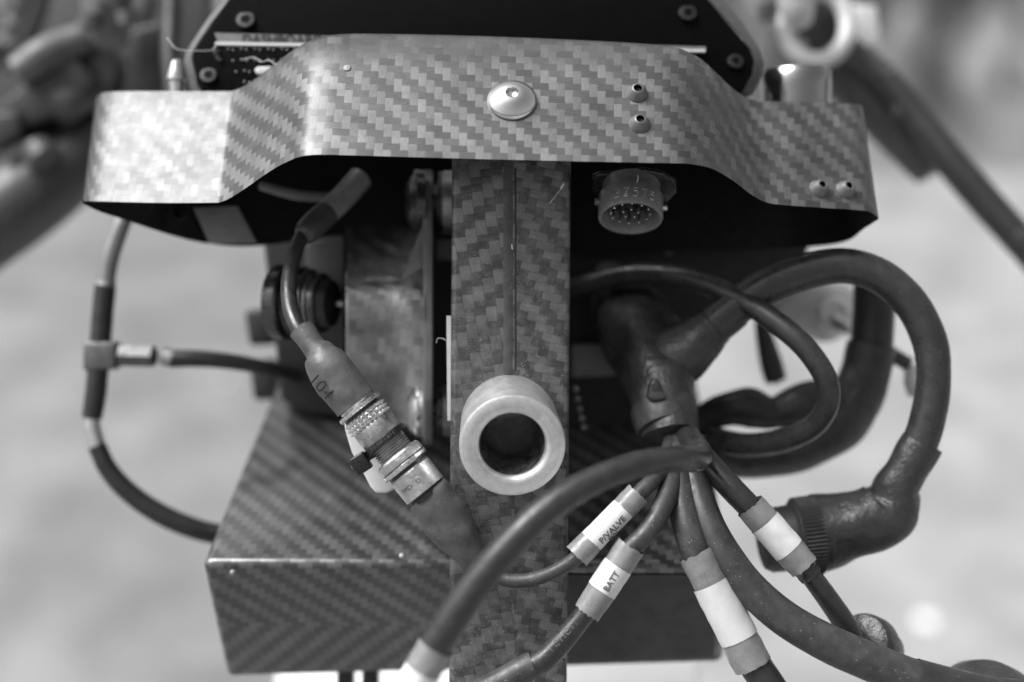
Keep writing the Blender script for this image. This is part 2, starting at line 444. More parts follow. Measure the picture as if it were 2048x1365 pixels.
pebble(1640, 945, 0.010, 'tiny pale pebble on the ground just above the knurled round connector')
pebble(450, 760, 0.007, 'tiny pale pebble on the ground left of the carbon box')

# ------------------------------------------------------------------ dark casting behind everything (steering head)
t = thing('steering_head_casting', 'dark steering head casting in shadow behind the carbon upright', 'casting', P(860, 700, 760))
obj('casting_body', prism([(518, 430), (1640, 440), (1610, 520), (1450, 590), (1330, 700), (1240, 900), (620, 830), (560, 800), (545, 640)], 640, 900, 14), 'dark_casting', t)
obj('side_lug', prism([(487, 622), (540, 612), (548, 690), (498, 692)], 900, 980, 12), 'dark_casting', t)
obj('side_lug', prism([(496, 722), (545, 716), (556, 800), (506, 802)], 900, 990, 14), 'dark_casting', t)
obj('mounting_pad', prism([(612, 484), (692, 476), (690, 566), (640, 590), (610, 560)], 520, 680, 6), 'grey_casting', t)
obj('mounting_pad', prism([(1146, 690), (1236, 690), (1232, 752), (1146, 756)], 540, 650, 4), 'grey_casting', t)
for k, y in enumerate((780, 800, 820, 838, 856)):
    obj('terminal_pip', lathe(P(1152 + k * 4, y, 420), V(0, .3, -1), [(0, L(7)), (L(12), L(7)), (L(16), L(3)), (L(17), 0)], n=12), 'metal_soft', t)
obj('link_arm', tube([(1186, 562, 520, 14), (1240, 556, 500, 14), (1300, 560, 500, 12)], n=12), 'metal_soft', t)
obj('clip_stub', tube([(1300, 470, 560, 18), (1345, 500, 560, 14)], n=12), 'grey_casting', t)

# ------------------------------------------------------------------ carbon box under everything
def carbon_box():
    d0 = 205
    tl, tr = (401, 1128, d0), (1462, 1131, d0)
    bl, br = (452, 1360, d0 + 230), (1448, 1330, d0 + 230)
    ml = tuple(a + (b - a) * .52 for a, b in zip(tl, bl)); mr = tuple(a + (b - a) * .52 for a, b in zip(tr, br))
    ul, ur = (562, 742, 850), (1392, 742, 850)
    A = [P(*q) for q in (tl, tr, ml, mr, bl, br, ul, ur)]
    back = [A[6] + Vector((0, 0.0, -L(260))), A[7] + Vector((0, 0, -L(260)))]
    vs = A + back
    fs = [(0, 1, 7, 6), (0, 2, 3, 1), (2, 4, 5, 3), (4, 8, 9, 5), (6, 7, 9, 8), (0, 6, 8, 4, 2), (1, 3, 5, 9, 7)]
    bm = bmesh.new(); bv = [bm.verts.new(v) for v in vs]
    for f in fs: bm.faces.new([bv[i] for i in f])
    bmesh.ops.recalc_face_normals(bm, faces=bm.faces)
    es = [e for e in bm.edges if len(e.link_faces) == 2 and e.calc_face_angle(0) > 0.3]
    bmesh.ops.bevel(bm, geom=es, offset=L(22), segments=7, profile=0.5, affect='EDGES')
    bm.verts.index_update(); bm.faces.ensure_lookup_table()
    topn = (A[1] - A[0]).cross(A[6] - A[0]).normalized(); 
    if topn.z < 0: topn = -topn
    frn = (A[2] - A[0]).cross(A[1] - A[0]).normalized()
    if frn.dot(CF) > 0: frn = -frn
    updir = (A[6] - A[0]); updir = (updir - CR * updir.dot(CR)).normalized()
    dn = (A[0] - A[4]); dn = (dn - CR * dn.dot(CR)).normalized()
    tow = L(16); vs2 = [v.co.copy() for v in bm.verts]; fs2, us = [], []
    for f in bm.faces:
        n = f.normal; isides = abs(n.dot(CR)) > 0.8
        cen = f.calc_center_median()
        low = (cen - A[2]).dot(dn) < -L(1) and n.dot(frn) > 0.6
        fu = []
        for v in f.verts:
            q = v.co - A[0]
            if isides: uv = (q.dot(updir) / tow, q.dot(dn) / tow)
            elif n.dot(topn) >= n.dot(frn): uv = (q.dot(CR) / tow + 200, q.dot(updir) / tow + 100)
            else: uv = ((-q.dot(CR) if low else q.dot(CR)) / tow + 200, q.dot(dn) / tow + 100)
            fu.append(uv)
        fs2.append(tuple(v.index for v in f.verts)); us.append(fu)
    bm.free()
    return (vs2, fs2, us), A, topn
g, BA, topn = carbon_box()
box = thing('carbon_box', 'big glossy carbon fibre box with a rounded front edge below the cables', 'box', P(940, 1345, 300))
obj('box_shell', g, 'carbon_box', box)
def fq(x, y, o=-5): return P(x, y, 205 + 230 * (y - 1131) / 210.0 + o)
cq = [fq(1136, 1150), fq(1440, 1150), fq(1428, 1318), fq(1134, 1328)]
cb2 = [v + CF * L(4) for v in cq]
obj('dark_front_plate', bevelled(cq + cb2, [(0, 1, 2, 3), (7, 6, 5, 4), (0, 4, 5, 1), (1, 5, 6, 2), (2, 6, 7, 3), (3, 7, 4, 0)], L(1.5)), 'black_satin', box, label='plain dark plate added over the box front right of the upright')  # dark plate added to darken the box front on this side
def on_box_top(x, y):
    "point on the box lid under a photo pixel"
    o = P(x, y, 0); r = (o - CAM).normalized(); k = (BA[0] - CAM).dot(topn) / r.dot(topn); return CAM + r * k
obj('resin_pip', lathe(P(466, 1147, 196), V(0, .2, -1), [(0, L(8)), (L(3), L(7)), (L(5), L(4)), (L(6), 0)], n=16), 'screw_grey', box)
obj('resin_pip', lathe(on_box_top(803, 1112), topn, [(0, L(5)), (L(3), L(4)), (L(5), 0)], n=12), 'label_white', box)
for x in (690, 740):
    obj('bottom_clip', prism([(x - 16, 1335), (x + 16, 1335), (x + 16, 1400), (x - 16, 1400)], 470, 520, 3), 'nylon_black', box)
# white panel below the box
wq = [P(560, 1300, 1500), P(1392, 1300, 1500)]
wv = wq + [wq[1] + Vector((0, -.09, -.02)), wq[0] + Vector((0, -.09, -.02))]
t = obj('white_mudguard', bevelled(wv + [v - Vector((0, 0, .006)) for v in wv], [(0, 1, 2, 3), (7, 6, 5, 4), (0, 4, 5, 1), (1, 5, 6, 2), (2, 6, 7, 3), (3, 7, 4, 0)], .002), 'white_panel')
tag(t, 'plain white surface showing as a bright strip under the carbon box', 'mudguard')

# ------------------------------------------------------------------ carbon upright with its spigot
up = thing('carbon_upright', 'upright carbon fibre post with a centre seam and a metal spigot tube', 'post', P(1018, 1420, 145))
PD = 100.0
def post():
    tow = L(21, PD); x0t, x1t, x0b, x1b = 904.0, 1142.0, 898.0, 1133.0
    yt, yb = 300.0, 1440.0
    def xl(y): return x0t + (x0b - x0t) * (y - yt) / (yb - yt)
    def xr(y): return x1t + (x1b - x1t) * (y - yt) / (yb - yt)
    vs, fs, us = [], [], []
    hx, hy, hr = 1019.0, 846.0, 64.0
    def face(pts, left=None):
        b = len(vs); q = []
        for (x, y, dd) in pts:
            vs.append(P(x, y, PD + dd)); X, Y = (x - 1024) * 1.0, (682 - y) * 1.0
            if x > 1029 if left is None else not left:
                a = math.radians(14); uu, vv = X * math.cos(a) - Y * math.sin(a), X * math.sin(a) + Y * math.cos(a)
                q.append((vv / 16 + 300, uu / 19 + dd / 21 + 140))
            else:
                a = math.radians(-7); uu, vv = X * math.cos(a) - Y * math.sin(a), X * math.sin(a) + Y * math.cos(a)
                q.append((-uu / 22 - dd / 21 + 200, vv / 14.5 + 100))
        fs.append(tuple(range(b, b + len(pts)))); us.append(q)
    R = 11.0
    ys = [yt + (yb - yt) * k / 26 for k in range(27)]
    # hole zone snapped to rows
    hz0, hz1 = 740.0, 950.0
    ys = sorted([y for y in ys if y < hz0 - 5 or y > hz1 + 5] + [hz0, hz1])
    def cols(y): return [xl(y) + R, 1029.0, xr(y) - R]
    for a, b in zip(ys[:-1], ys[1:]):
        if (a, b) == (hz0, hz1):
            n = 48; ring = []; out = []
            for k in range(n):
                an = 2 * math.pi * (k + .5) / n
                c, s_ = math.cos(an), math.sin(an)
                ring.append((hx + hr * c, hy + hr * s_, 0))
                L0, R0 = xl(846) + R, xr(846) - R
                kk = min(((R0 - hx) / c) if c > 1e-6 else ((L0 - hx) / c if c < -1e-6 else 1e9), ((hz1 - hy) / s_) if s_ > 1e-6 else ((hz0 - hy) / s_ if s_ < -1e-6 else 1e9))
                out.append((hx + kk * c, hy + kk * s_, 0))
            corner = [(R0, hz1), (L0, hz1), (L0, hz0), (R0, hz0)]
            for k in range(n):
                k2 = (k + 1) % n; lf = (ring[k][0] + ring[k2][0]) / 2 < 1029
                o1, o2 = out[k], out[k2]
                ex = []
                if abs(o1[0] - o2[0]) > .5 and abs(o1[1] - o2[1]) > .5:
                    cxy = min(corner, key=lambda q: abs(q[0] - o1[0]) + abs(q[1] - o1[1]) + abs(q[0] - o2[0]) + abs(q[1] - o2[1])); ex = [(cxy[0], cxy[1], 0)]
                face([ring[k], o1] + ex + [o2, ring[k2]], lf)
        else:
            ca, cb = cols(a), cols(b)
            face([(ca[0], a, 0), (cb[0], b, 0), (cb[1], b, 0), (ca[1], a, 0)], True)
            face([(ca[1], a, 0), (cb[1], b, 0), (cb[2], b, 0), (ca[2], a, 0)], False)
        for sgn, fx, lf in ((-1, xl, True), (1, xr, False)):      # rounded long edges and the sides
            prev = None
            for k in range(6):
                an = math.pi / 2 * k / 5
                ox = R * math.sin(an); oz = R * (1 - math.cos(an))
                cur = [(fx(a) - sgn * R + sgn * ox, a, oz), (fx(b) - sgn * R + sgn * ox, b, oz)]
                if prev:
                    q = [prev[0], prev[1], cur[1], cur[0]]
                    face(q if sgn < 0 else q[::-1], lf)
                prev = cur
            k = (D + PD + R) / (D + PD + 90)
            dn = [((x - 1024) * k + 1024, (y - 682.5) * k + 682.5, 90.0) for x, y, z in prev]
            q = [prev[0], prev[1], dn[1], dn[0]]; face(q if sgn < 0 else q[::-1], lf)
    return vs, fs, us
g = post()
# weld the strips
bm = bmesh.new(); uvl = bm.loops.layers.uv.new('UVMap')
bv = [bm.verts.new(v) for v in g[0]]
for f, u in zip(g[1], g[2]):
    fc = bm.faces.new([bv[i] for i in f])
    for lp, q in zip(fc.loops, u): lp[uvl].uv = q
bmesh.ops.remove_doubles(bm, verts=bm.verts, dist=L(0.3)); bmesh.ops.recalc_face_normals(bm, faces=bm.faces)
bm.verts.index_update()
if sum(f.normal.dot(CF) * f.calc_area() for f in bm.faces) > 0: bmesh.ops.reverse_faces(bm, faces=bm.faces)
g = ([v.co.copy() for v in bm.verts], [tuple(v.index for v in f.verts) for f in bm.faces], [[tuple(lp[uvl].uv) for lp in f.loops] for f in bm.faces]); bm.free()
obj('post_shell', g, 'carbon_post', up)
# seam: low resin ridge with a scored line
def strip(xa, xb, y0, y1, rise, n=30, wobble=1.0):
    vs, fs = [], []
    for k in range(n + 1):
        y = y0 + (y1 - y0) * k / n; w = wobble * noise.noise(Vector((y * .02, xa, 0)))
        for f, z in ((0, 0.4), (.2, -rise * .8), (.5, -rise), (.8, -rise * .8), (1, 0.4)): vs.append(P(xa + (xb - xa) * f + w, y, PD + z))
    for k in range(n):
        for i in range(4): fs.append((k * 5 + i, (k + 1) * 5 + i, (k + 1) * 5 + i + 1, k * 5 + i + 1))
    return vs, fs
plain('resin', 0.055, 0.4, var=0.3, bump=0.2, dust=0.4)
obj('seam_ridge', strip(1006, 1027, 324, 748, 2.0, wobble=2.5), 'resin', up)
obj('seam_ridge', strip(1029, 1033, 336, 742, 1.4), 'ink_black', up, label='scored dark seam line')
obj('edge_tape', prism([(893, 632), (903, 632), (903, 842), (895, 842)], 150, 190, 1), 'white_plastic', up)
# spigot
A = P(1018.5, 845, PD + 6); B = P(1025, 893, -40); ax = (B - A).normalized(); ln = (B - A).length
r0, r1, ri = L(96.5, PD), L(107, -40), L(66, -40)
prof = [(-L(60), r0 * .9), (0, r0), (ln - L(7), r1), (ln - L(2.5), r1 - L(1.2)), (ln, r1 - L(5)), (ln + L(0.6), r1 - L(18)), (ln + L(.6), ri + L(14)),
        (ln - L(2), ri + L(6)), (ln - L(8), ri + L(1)), (ln - L(14), ri)]
obj('spigot_tube', lathe(A, ax, prof, n=72), 'spigot_metal', up)
obj('spigot_bore', lathe(A, ax, [(ln - L(14), ri), (ln * .55, ri * .985), (ln * .53, ri * .96), (-L(10), ri * .93), (-L(200), ri * .9), (-L(201), 0)], n=56), 'bore_dark', up)
# bright chips on the post
for pts in ([(1127, 366), (1120, 376), (1121, 381), (1126, 375), (1129, 369)], [(1021, 487), (1025, 490), (1026, 500), (1022, 497)]):
    obj('paint_chip', prism(pts, PD - 1.5, PD + 2, 0), 'white_plastic', up)
obj('paint_chip', tube([(1118, 382, PD - 1, 1.2), (1110, 394, PD - 1, .9), (1103, 402, PD - 1, 1.1), (1100, 408, PD - 1, .8)], n=6, per=3), 'scratch', up)

# ------------------------------------------------------------------ carbon bracket (the bent band)
br = thing('carbon_bracket', 'hat shaped carbon fibre bracket band across the top with a domed bolt', 'bracket', P(960, 420, 100))
# stations: top (x, y, depth), bottom (x, y, depth)
ST = [((193, 199, 480), (166, 404, 290)), ((199, 190, 385), (170, 403, 214)), ((219, 184, 328), (192, 403, 172)), ((330, 183, 296), (310, 406, 140)),
      ((440, 183, 262), (418, 406, 106)), ((470, 181, 250), (446, 403, 94)), ((505, 162, 212), (482, 383, 62)), ((555, 124, 160), (540, 343, 12)),
      ((592, 97, 122), (572, 325, -14)), ((626, 80, 100), (600, 314, -42)), ((662, 71, 96), (632, 310, -52)), ((720, 68, 98), (700, 311, -56)),
      ((900, 71, 100), (900, 317, -60)), ((1100, 78, 100), (1100, 322, -60)), ((1290, 88, 100), (1290, 326, -56)), ((1352, 96, 104), (1350, 327, -50)),
      ((1392, 112, 122), (1384, 329, -36)), ((1424, 138, 150), (1424, 338, -8)), ((1455, 168, 184), (1466, 362, 34)), ((1486, 192, 214), (1506, 392, 74)),
      ((1520, 202, 232), (1540, 407, 96)), ((1590, 204, 248), (1600, 413, 112)), ((1690, 207, 284), (1720, 421, 150)), ((1716, 209, 300), (1744, 427, 168)),
      ((1725, 214, 325), (1757, 436, 190))]
ST = [((a[0], a[1], b[2] + (a[2] - b[2]) * .92), b) for a, b in ST]
def band():
    dense = [(q[:3], q[3:]) for q in catmull([a + b for a, b in ST], 6)]
    rows = [0.0, .15, .3, .45, .58, .68, .76, .83, .89, .94, .975, 1.0]
    vs, uvk = [], []; fs, us = [], []; tow = 16.4
    acc = 0.0; prev = None; prevn = None
    nr = len(rows) + 3
    for ci, (tp, bt) in enumerate(dense):
        T, Bm = P(*tp), P(*bt)
        mid = (T + Bm) / 2
        if prev is not None: acc += (mid - prev).length / S
        prev = mid; w = (T - Bm).length / S
        frac = ci / (len(dense) - 1)
        bend = 42.0 if tp[1] < 130 else 26.0 * max(0.2, 1 - abs(tp[1] - 130) / 60.0)
        for sI, s_ in enumerate(rows):
            x = bt[0] + (tp[0] - bt[0]) * s_; y = bt[1] + (tp[1] - bt[1]) * s_; dd = bt[2] + (tp[2] - bt[2]) * s_
            k = max(0.0, (s_ - .70) / .30); dd += bend * k ** 2.4
            vs.append(P(x, y, dd)); uvk.append((acc / tow + 100, s_ * w / tow + 100))
        for (oy, od) in ((8, 30), (10, 95)):
            vs.append(P(tp[0], tp[1] + oy, tp[2] + bend + od)); uvk.append((acc / tow + 100, (w + od) / tow + 100))
        # bottom lip: wall thickness
        vs.append(P(bt[0], bt[1] - 6, bt[2] + 16)); uvk.append((acc / tow + 100, 99))
    R0 = len(rows) + 2
    def F(a, b, c, d_):
        fs.append((a, b, c, d_)); us.append([uvk[q] for q in (a, b, c, d_)])
    for c in range(len(dense) - 1):
        o, p_ = c * nr, (c + 1) * nr
        for r in range(R0 - 1): F(o + r, p_ + r, p_ + r + 1, o + r + 1)
        F(o + nr - 1, p_ + nr - 1, p_, o)
    return vs, fs, us
obj('band', band(), 'carbon_band', br, smooth=50)
# dark inner wall of the bracket and its gusset
low = [(166, 408, 222), (200, 424, 262), (255, 442, 310), (340, 470, 370), (420, 488, 420), (520, 492, 470), (700, 470, 520), (900, 470, 540), (1150, 505, 540),
       (1400, 502, 520), (1590, 496, 450), (1688, 484, 360), (1728, 458, 275), (1757, 439, 205)]
vs, fs = [], []
for x, y, d_ in catmull(low, 5):
    vs += [P(x, y, d_), P(x, y - 8, d_ + 14), P(1024 + (x - 1024) * (.955 if abs(x - 960) < 640 else .93), 300 if abs(x - 960) < 530 else 345, d_ - 10)]
for k in range(len(vs) // 3 - 1):
    o, q = 3 * k, 3 * k + 3
    fs += [(o, o + 2, q + 2, q), (o, q, q + 1, o + 1), (o + 1, q + 1, q + 2, o + 2)]
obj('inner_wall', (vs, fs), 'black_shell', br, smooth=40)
obj('gusset_plate', prism([(386, 416), (474, 412), (514, 486), (418, 487)], 372, 380, 2), 'grey_casting', br)
obj('gusset_hole', lathe(P(362, 424, 300), V(-.2, .1, -1), [(0, L(20)), (L(4), L(20)), (L(4), L(14)), (-L(6), L(13)), (-L(6), 0)], n=20), 'black_shell', br)
obj('inner_rib', tube([(520, 372, 330, 9), (600, 392, 350, 10), (700, 396, 380, 8)], n=10), 'grey_casting', br)

# surface point and normal on the band
def band_pt(x, y):
    for (t0, b0), (t1, b1) in zip(ST[:-1], ST[1:]):
        f = (y - t0[1]) / (b0[1] - t0[1]); xa = t0[0] + (b0[0] - t0[0]) * f
        f1 = (y - t1[1]) / (b1[1] - t1[1]); xb = t1[0] + (b1[0] - t1[0]) * f1
        if xa <= x <= xb:
            k = (x - xa) / (xb - xa)
            T = [a + (b - a) * k for a, b in zip(t0, t1)]; Bq = [a + (b - a) * k for a, b in zip(b0, b1)]
            f = (y - T[1]) / (Bq[1] - T[1]); dd = T[2] + (Bq[2] - T[2]) * f
            kk = max(0.0, ((1 - f) - .70) / .30); dd += 42 * kk ** 2.4
            n = (P(*t1) - P(*b0)).cross(P(*t0) - P(*b1)); n = (P(*b1) - P(*b0)).cross(P(*T) - P(*Bq)).normalized()
            if n.dot(CF) > 0: n = -n
            return P(x, y, dd), n, dd
def hex_head(parent, name, x, y, r, h, rs, m, style='dome', lift=0):
    c, n, dd = band_pt(x, y); R, H, q = L(r, dd), L(h, dd), L(rs, dd)
    if style == 'dome':
        prof = [(-L(4), R * .97), (L(1), R), (L(5), R * .985)]
        for k in range(1, 9):
            a = k / 8; rr = R * .985 + (q - R * .985) * a; prof.append((L(5) + (H - L(5)) * math.sin(a * math.pi / 2) ** .9, rr))
    else:
        prof = [(-L(4), R), (L(2), R), (L(4), R * .94), (H * .5, R * .80), (H * .88, R * .58), (H * .98, R * .50), (H, q * 1.05)]
    prof += [(H - L(1.5), q * .95), (H - L(1.5), q * .94)]
    head = obj(name, lathe(c, n, prof, n=48), m, parent, smooth=40)
    # hexagonal socket
    N = perp(n); Bq = n.cross(N); v2, f2 = [], []
    for tt, k6 in ((H - L(1.2), 1.0), (H - L(9), .97)):
        for k in range(6):
            a = math.pi / 3 * k + .3; v2.append(c + n * tt + (N * math.cos(a) + Bq * math.sin(a)) * q * k6)
    v2.append(c + n * (H - L(11)))
    for k in range(6):
        k2 = (k + 1) % 6; f2 += [(k, 6 + k, 6 + k2, k2), (6 + k, 12, 6 + k2)]
    obj('hex_socket', (v2, f2), 'screw_dark' if m != 'steel_polished' else 'steel', head, smooth=0)
    return head
hex_head(br, 'button_bolt', 1024, 202, 50, 27, 13, 'steel_polished')
hex_head(br, 'cap_screw', 1274, 188, 22, 19, 8.5, 'screw_grey', 'cone')
hex_head(br, 'cap_screw', 1279, 249, 22, 19, 8.5, 'screw_grey', 'cone')
hex_head(br, 'cap_screw', 1637, 379, 20, 20, 7, 'screw_grey', 'cone')
hex_head(br, 'cap_screw', 1690, 381, 20, 20, 7, 'screw_grey', 'cone')
c, n, dd = band_pt(694, 137)
obj('resin_pip', lathe(c, n, [(-L(1), L(9)), (L(1), L(8.5)), (L(2.5), L(7)), (L(3), 0)], n=20), 'heat_shrink', br)

# ------------------------------------------------------------------ dash unit at the top
da = thing('dash_unit', 'black dash instrument housing with slanted corners along the top of the photo', 'instrument', P(940, 190, 420))
outl = [(478, -70), (436, 0), (378, 84), (366, 104), (364, 118), (376, 170), (392, 196), (1470, 196), (1506, 184), (1526, 150), (1530, 124), (1522, 98), (1432, -4), (1392, -70)]
outl = [(945 + (x - 945) * .968, y) for x, y in outl]
def dash_body():
    front = [P(x, y, 300) for x, y in outl]
    c = sum(front, Vector()) / len(front)
    rim = [c + (p - c) * 1.034 + V(0, 0, L(20)) for p in front]
    back = [c + (p - c) * 1.06 + V(0, L(150), L(330)) for p in front]
    n = len(outl); vs = front + rim + back; fs, fe = [], []
    for i in range(n):
        j = (i + 1) % n; fs += [(i, n + i, n + j, j), (n + i, 2 * n + i, 2 * n + j, n + j)]
    return vs, fs
obj('housing', dash_body(), 'housing_edge', da, smooth=30)
obj('back_plate', prism([(x + (3 if x < 900 else -3), y) for x, y in outl], 298, 310, 3), 'black_panel', da)
for x, y, r in ((491, 40, 22), (417, 151, 20), (1376, 26, 21), (1471, 123, 19)):
    c = P(x, y, 296); nn = V(0.0, 0.35, -1).normalized()
    sc = obj('countersunk_screw', lathe(c, nn, [(-L(3), L(r)), (L(1.5), L(r)), (L(3.5), L(r * .9)), (L(4), L(r * .48)), (L(2), L(r * .40)), (L(2), 0.0)], n=36), 'screw_dark', da)
    N = perp(nn); Bq = nn.cross(N); v2 = []
    for k in range(12):
        a = math.pi / 6 * k; q = L(r * (.44 if k % 2 == 0 else .30)); v2.append(c + nn * L(4.3) + (N * math.cos(a) + Bq * math.sin(a)) * q)
    obj('star_socket', (v2, [tuple(range(12))]), 'black_panel', sc, smooth=0)
# recessed circuit board edge with its printed strip
obj('board_strip', prism([(428, 66), (1412, 94), (1411, 101), (436, 84)], 290, 302, 0), 'grey_casting', da)
obj('board_edge', prism([(430, 84), (1411, 100), (1411, 104), (430, 90)], 284, 296, 0), 'white_plastic', da)
def strip_fn(x, y): return P(545 + x, 81 - y + x * 0.006, 287)
obj('strip_lettering', text_geo('DASHBOARD', lambda x, y: strip_fn(x + 20, y), size=27, bold=.6), 'ink_black', da, smooth=0)
obj('connector_block', prism([(430, 92), (640, 95), (640, 190), (480, 190), (452, 150)], 286, 297, 2), 'foam_black', da)
pins = []
for i in range(8):
    for j in range(2):
        for k in range(4):
            x = 456 + i * 27 + j * 10 + (k > 1) * 6; y = 98 + k * 22 + (j * 2)
            if x < 452 + (y - 100) * .45: continue
            pins.append(obj('pin', lathe(P(x, y, 286), V(0, .2, -1), [(0, L(2.6)), (L(2), L(2.2)), (L(3.2), L(1)), (L(3.4), 0)], n=8), 'aluminium_dull', da))
obj('corner_fluff', tube([(430, 96, 284, 5), (434, 108, 284, 6), (440, 122, 284, 4)], n=8, wob=.8, wfreq=1500), 'bar_grey', da)
obj('white_tab', prism([(508, 138), (516, 133), (545, 133), (545, 150), (512, 148)], 262, 284, 3), 'white_plastic', da)
th = obj('stray_thread', tube([(334, 76, 270, .6), (350, 96, 262, .6), (366, 101, 262, .6), (398, 102, 266, .6), (424, 100, 272, .6), (432, 90, 275, .6)], n=6), 'label_white')
tag(th, 'fine pale thread caught on the left corner of the black dash housing', 'thread')
th = obj('stray_thread', tube([(486, 119, 262, .55), (508, 115, 250, .55), (522, 124, 235, .55), (538, 121, 215, .55), (550, 128, 190, .55), (572, 134, 150, .55), (590, 140, 112, .55)], n=6), 'label_white')
tag(th, 'fine wavy thread lying from the pin block onto the bracket shoulder', 'thread')
th = obj('stray_thread', tube([(873, 686, 130, .55), (875, 678, 128, .55), (884, 677, 126, .55), (893, 682, 124, .55)], n=6), 'label_white')
tag(th, 'tiny curled fibre sticking out from the left edge of the upright', 'thread')

# ------------------------------------------------------------------ silver nipple behind the left wing, chrome cup behind the right wing
A = P(354, 218, 345); ax = V(.03, 1, -.15).normalized()
t = obj('silver_nipple', lathe(A, ax, [(-L(30), L(17)), (L(35), L(16)), (L(62), L(17)), (L(66), L(22)), (L(70), L(22)), (L(92), L(15)), (L(106), L(11)), (L(110), L(5)), (L(111), 0)], n=28), 'aluminium')
tag(t, 'small silver barbed nipple standing behind the bright left end of the bracket', 'fitting')
plain('cup_metal', 0.34, 0.16, metal=1.0, var=0.08, bump=0.03, rvar=0.05)
cu = thing('chrome_cup', 'shiny round chrome cap behind the right end of the bracket', 'cap', P(1596, 250, 480))
A = P(1592, 262, 430); ax = V(-.02, 1, -.12).normalized()
obj('cap_body', lathe(A, ax, [(-L(60), L(82)), (L(105), L(81)), (L(131), L(79)), (L(143), L(71)), (L(148), L(58)), (L(148), 0)], n=48), 'cup_metal', cu)

# ------------------------------------------------------------------ panel connector under the bracket
plain('barrel_grey', 0.27, 0.4, metal=0.35, var=0.2, nscale=400, bump=0.15)
pc = thing('panel_connector', 'round metal panel connector with open pins and scratched digits under the bracket', 'connector', P(1258, 372, 150))
A = P(1262, 372, 160); ax = V(-.05, -.91, -.42).normalized()
R = L(68); H = L(80)
obj('barrel', lathe(A, ax, [(-L(4), R * .90), (L(10), R * .90), (L(22), R * .93), (L(30), R), (H - L(3), R), (H, R * .985), (H, R * .90), (H - L(3), R * .885), (L(28), R * .88), (L(28), 0)], n=64), 'barrel_grey', pc)
obj('insert', lathe(A, ax, [(L(30), R * .86), (L(30.5), 0)], n=32), 'nylon_black', pc)
N = V(1, 0, 0); N = (N - ax * N.dot(ax)).normalized(); Bq = ax.cross(N)
if Bq.dot(CU) < 0: Bq = -Bq
for rr, cnt, ph in ((.24, 5, .3), (.60, 12, 0)):
    for k in range(cnt):
        a = 2 * math.pi * k / cnt + ph; c = A + (N * math.cos(a) + Bq * math.sin(a)) * R * rr
        obj('pin', lathe(c, ax, [(L(29), L(3.2)), (L(66), L(3.2)), (L(69), L(2.4)), (L(70.5), 0)], n=10), 'steel', pc)
for sgn, tt in ((1, 52), (-1, 50)):
    c = A + ax * L(tt) + N * (sgn * R * .97) + Bq * R * (.05 if sgn > 0 else .18)
    obj('bayonet_lug', lathe(c, N * sgn, [(0, L(8)), (L(10), L(8)), (L(11), L(6)), (L(11), 0)], n=16), 'steel' if sgn > 0 else 'screw_grey', pc)
fv, ff = [], []
fo = [(-82, 8), (-84, 26), (-66, 40), (-30, 40), (20, 62), (60, 52), (92, 20), (98, -20), (84, -60), (-40, -64), (-80, -40)]
fo2 = [N * L(x) + Bq * L(y) for x, y in fo]
n_ = len(fo)
vsF = [A + q - ax * L(0) for q in fo2] + [A + q - ax * L(9) for q in fo2]
obj('flange', bevelled(vsF, [tuple(range(n_)), tuple(range(2 * n_ - 1, n_ - 1, -1))] + [(i, (i + 1) % n_, n_ + (i + 1) % n_, n_ + i) for i in range(n_)], L(2)), 'black_anodised', pc)
obj('flange_hole', lathe(A + N * L(-66) + Bq * L(14), ax, [(0, L(13)), (L(3), L(13)), (L(3), L(8)), (-L(3), L(7)), (-L(3), 0)], n=20), 'connector_dark', pc)
fn = on_cyl(A + ax * L(54), ax, R, -CF * .55 + CU, x_along=False, lift=0.00002)
def digits(strs, x0, dx, h):
    SH = {'3': [[(0, 1), (.5, .95), (.6, .7), (.2, .55), (.65, .4), (.5, .05), (0, .0)]], '7': [[(0, .95), (.65, 1), (.3, .4), (.2, 0)]],
          '2': [[(0, .95), (.6, 1), (.3, .5), (.1, .1)], [(.15, .3), (.5, .25), (.4, 0), (0, .05)]],
          '5': [[(.65, 1), (.1, .95), (.1, .6), (.5, .62), (.6, .3), (.4, 0), (0, .05)]]}
    o = []
    for k, ch in enumerate(strs):
        for st in SH[ch]: o.append([(x0 + k * dx + q[0] * h * .85 + random.uniform(-.3, .3) * h * .1, q[1] * h) for q in st])
    return o
# on_cyl: x runs round the barrel, y against its axis
side = ax.cross((CU - CF * .55) - ax * (CU - CF * .55).dot(ax)).dot(CR)
sgx = 1 if side > 0 else -1
obj('scratched_digits', stroke_geo(digits('32575', -L(36), L(19), L(20)), lambda x, y: fn(sgx * x, y - L(12)), L(.85)), 'scratch', pc)
obj('scratch_mark', stroke_geo([[(L(10), L(22)), (L(12), L(30)), (L(11), L(38))]], lambda x, y: fn(sgx * x, y), L(1.3)), 'label_white', pc)

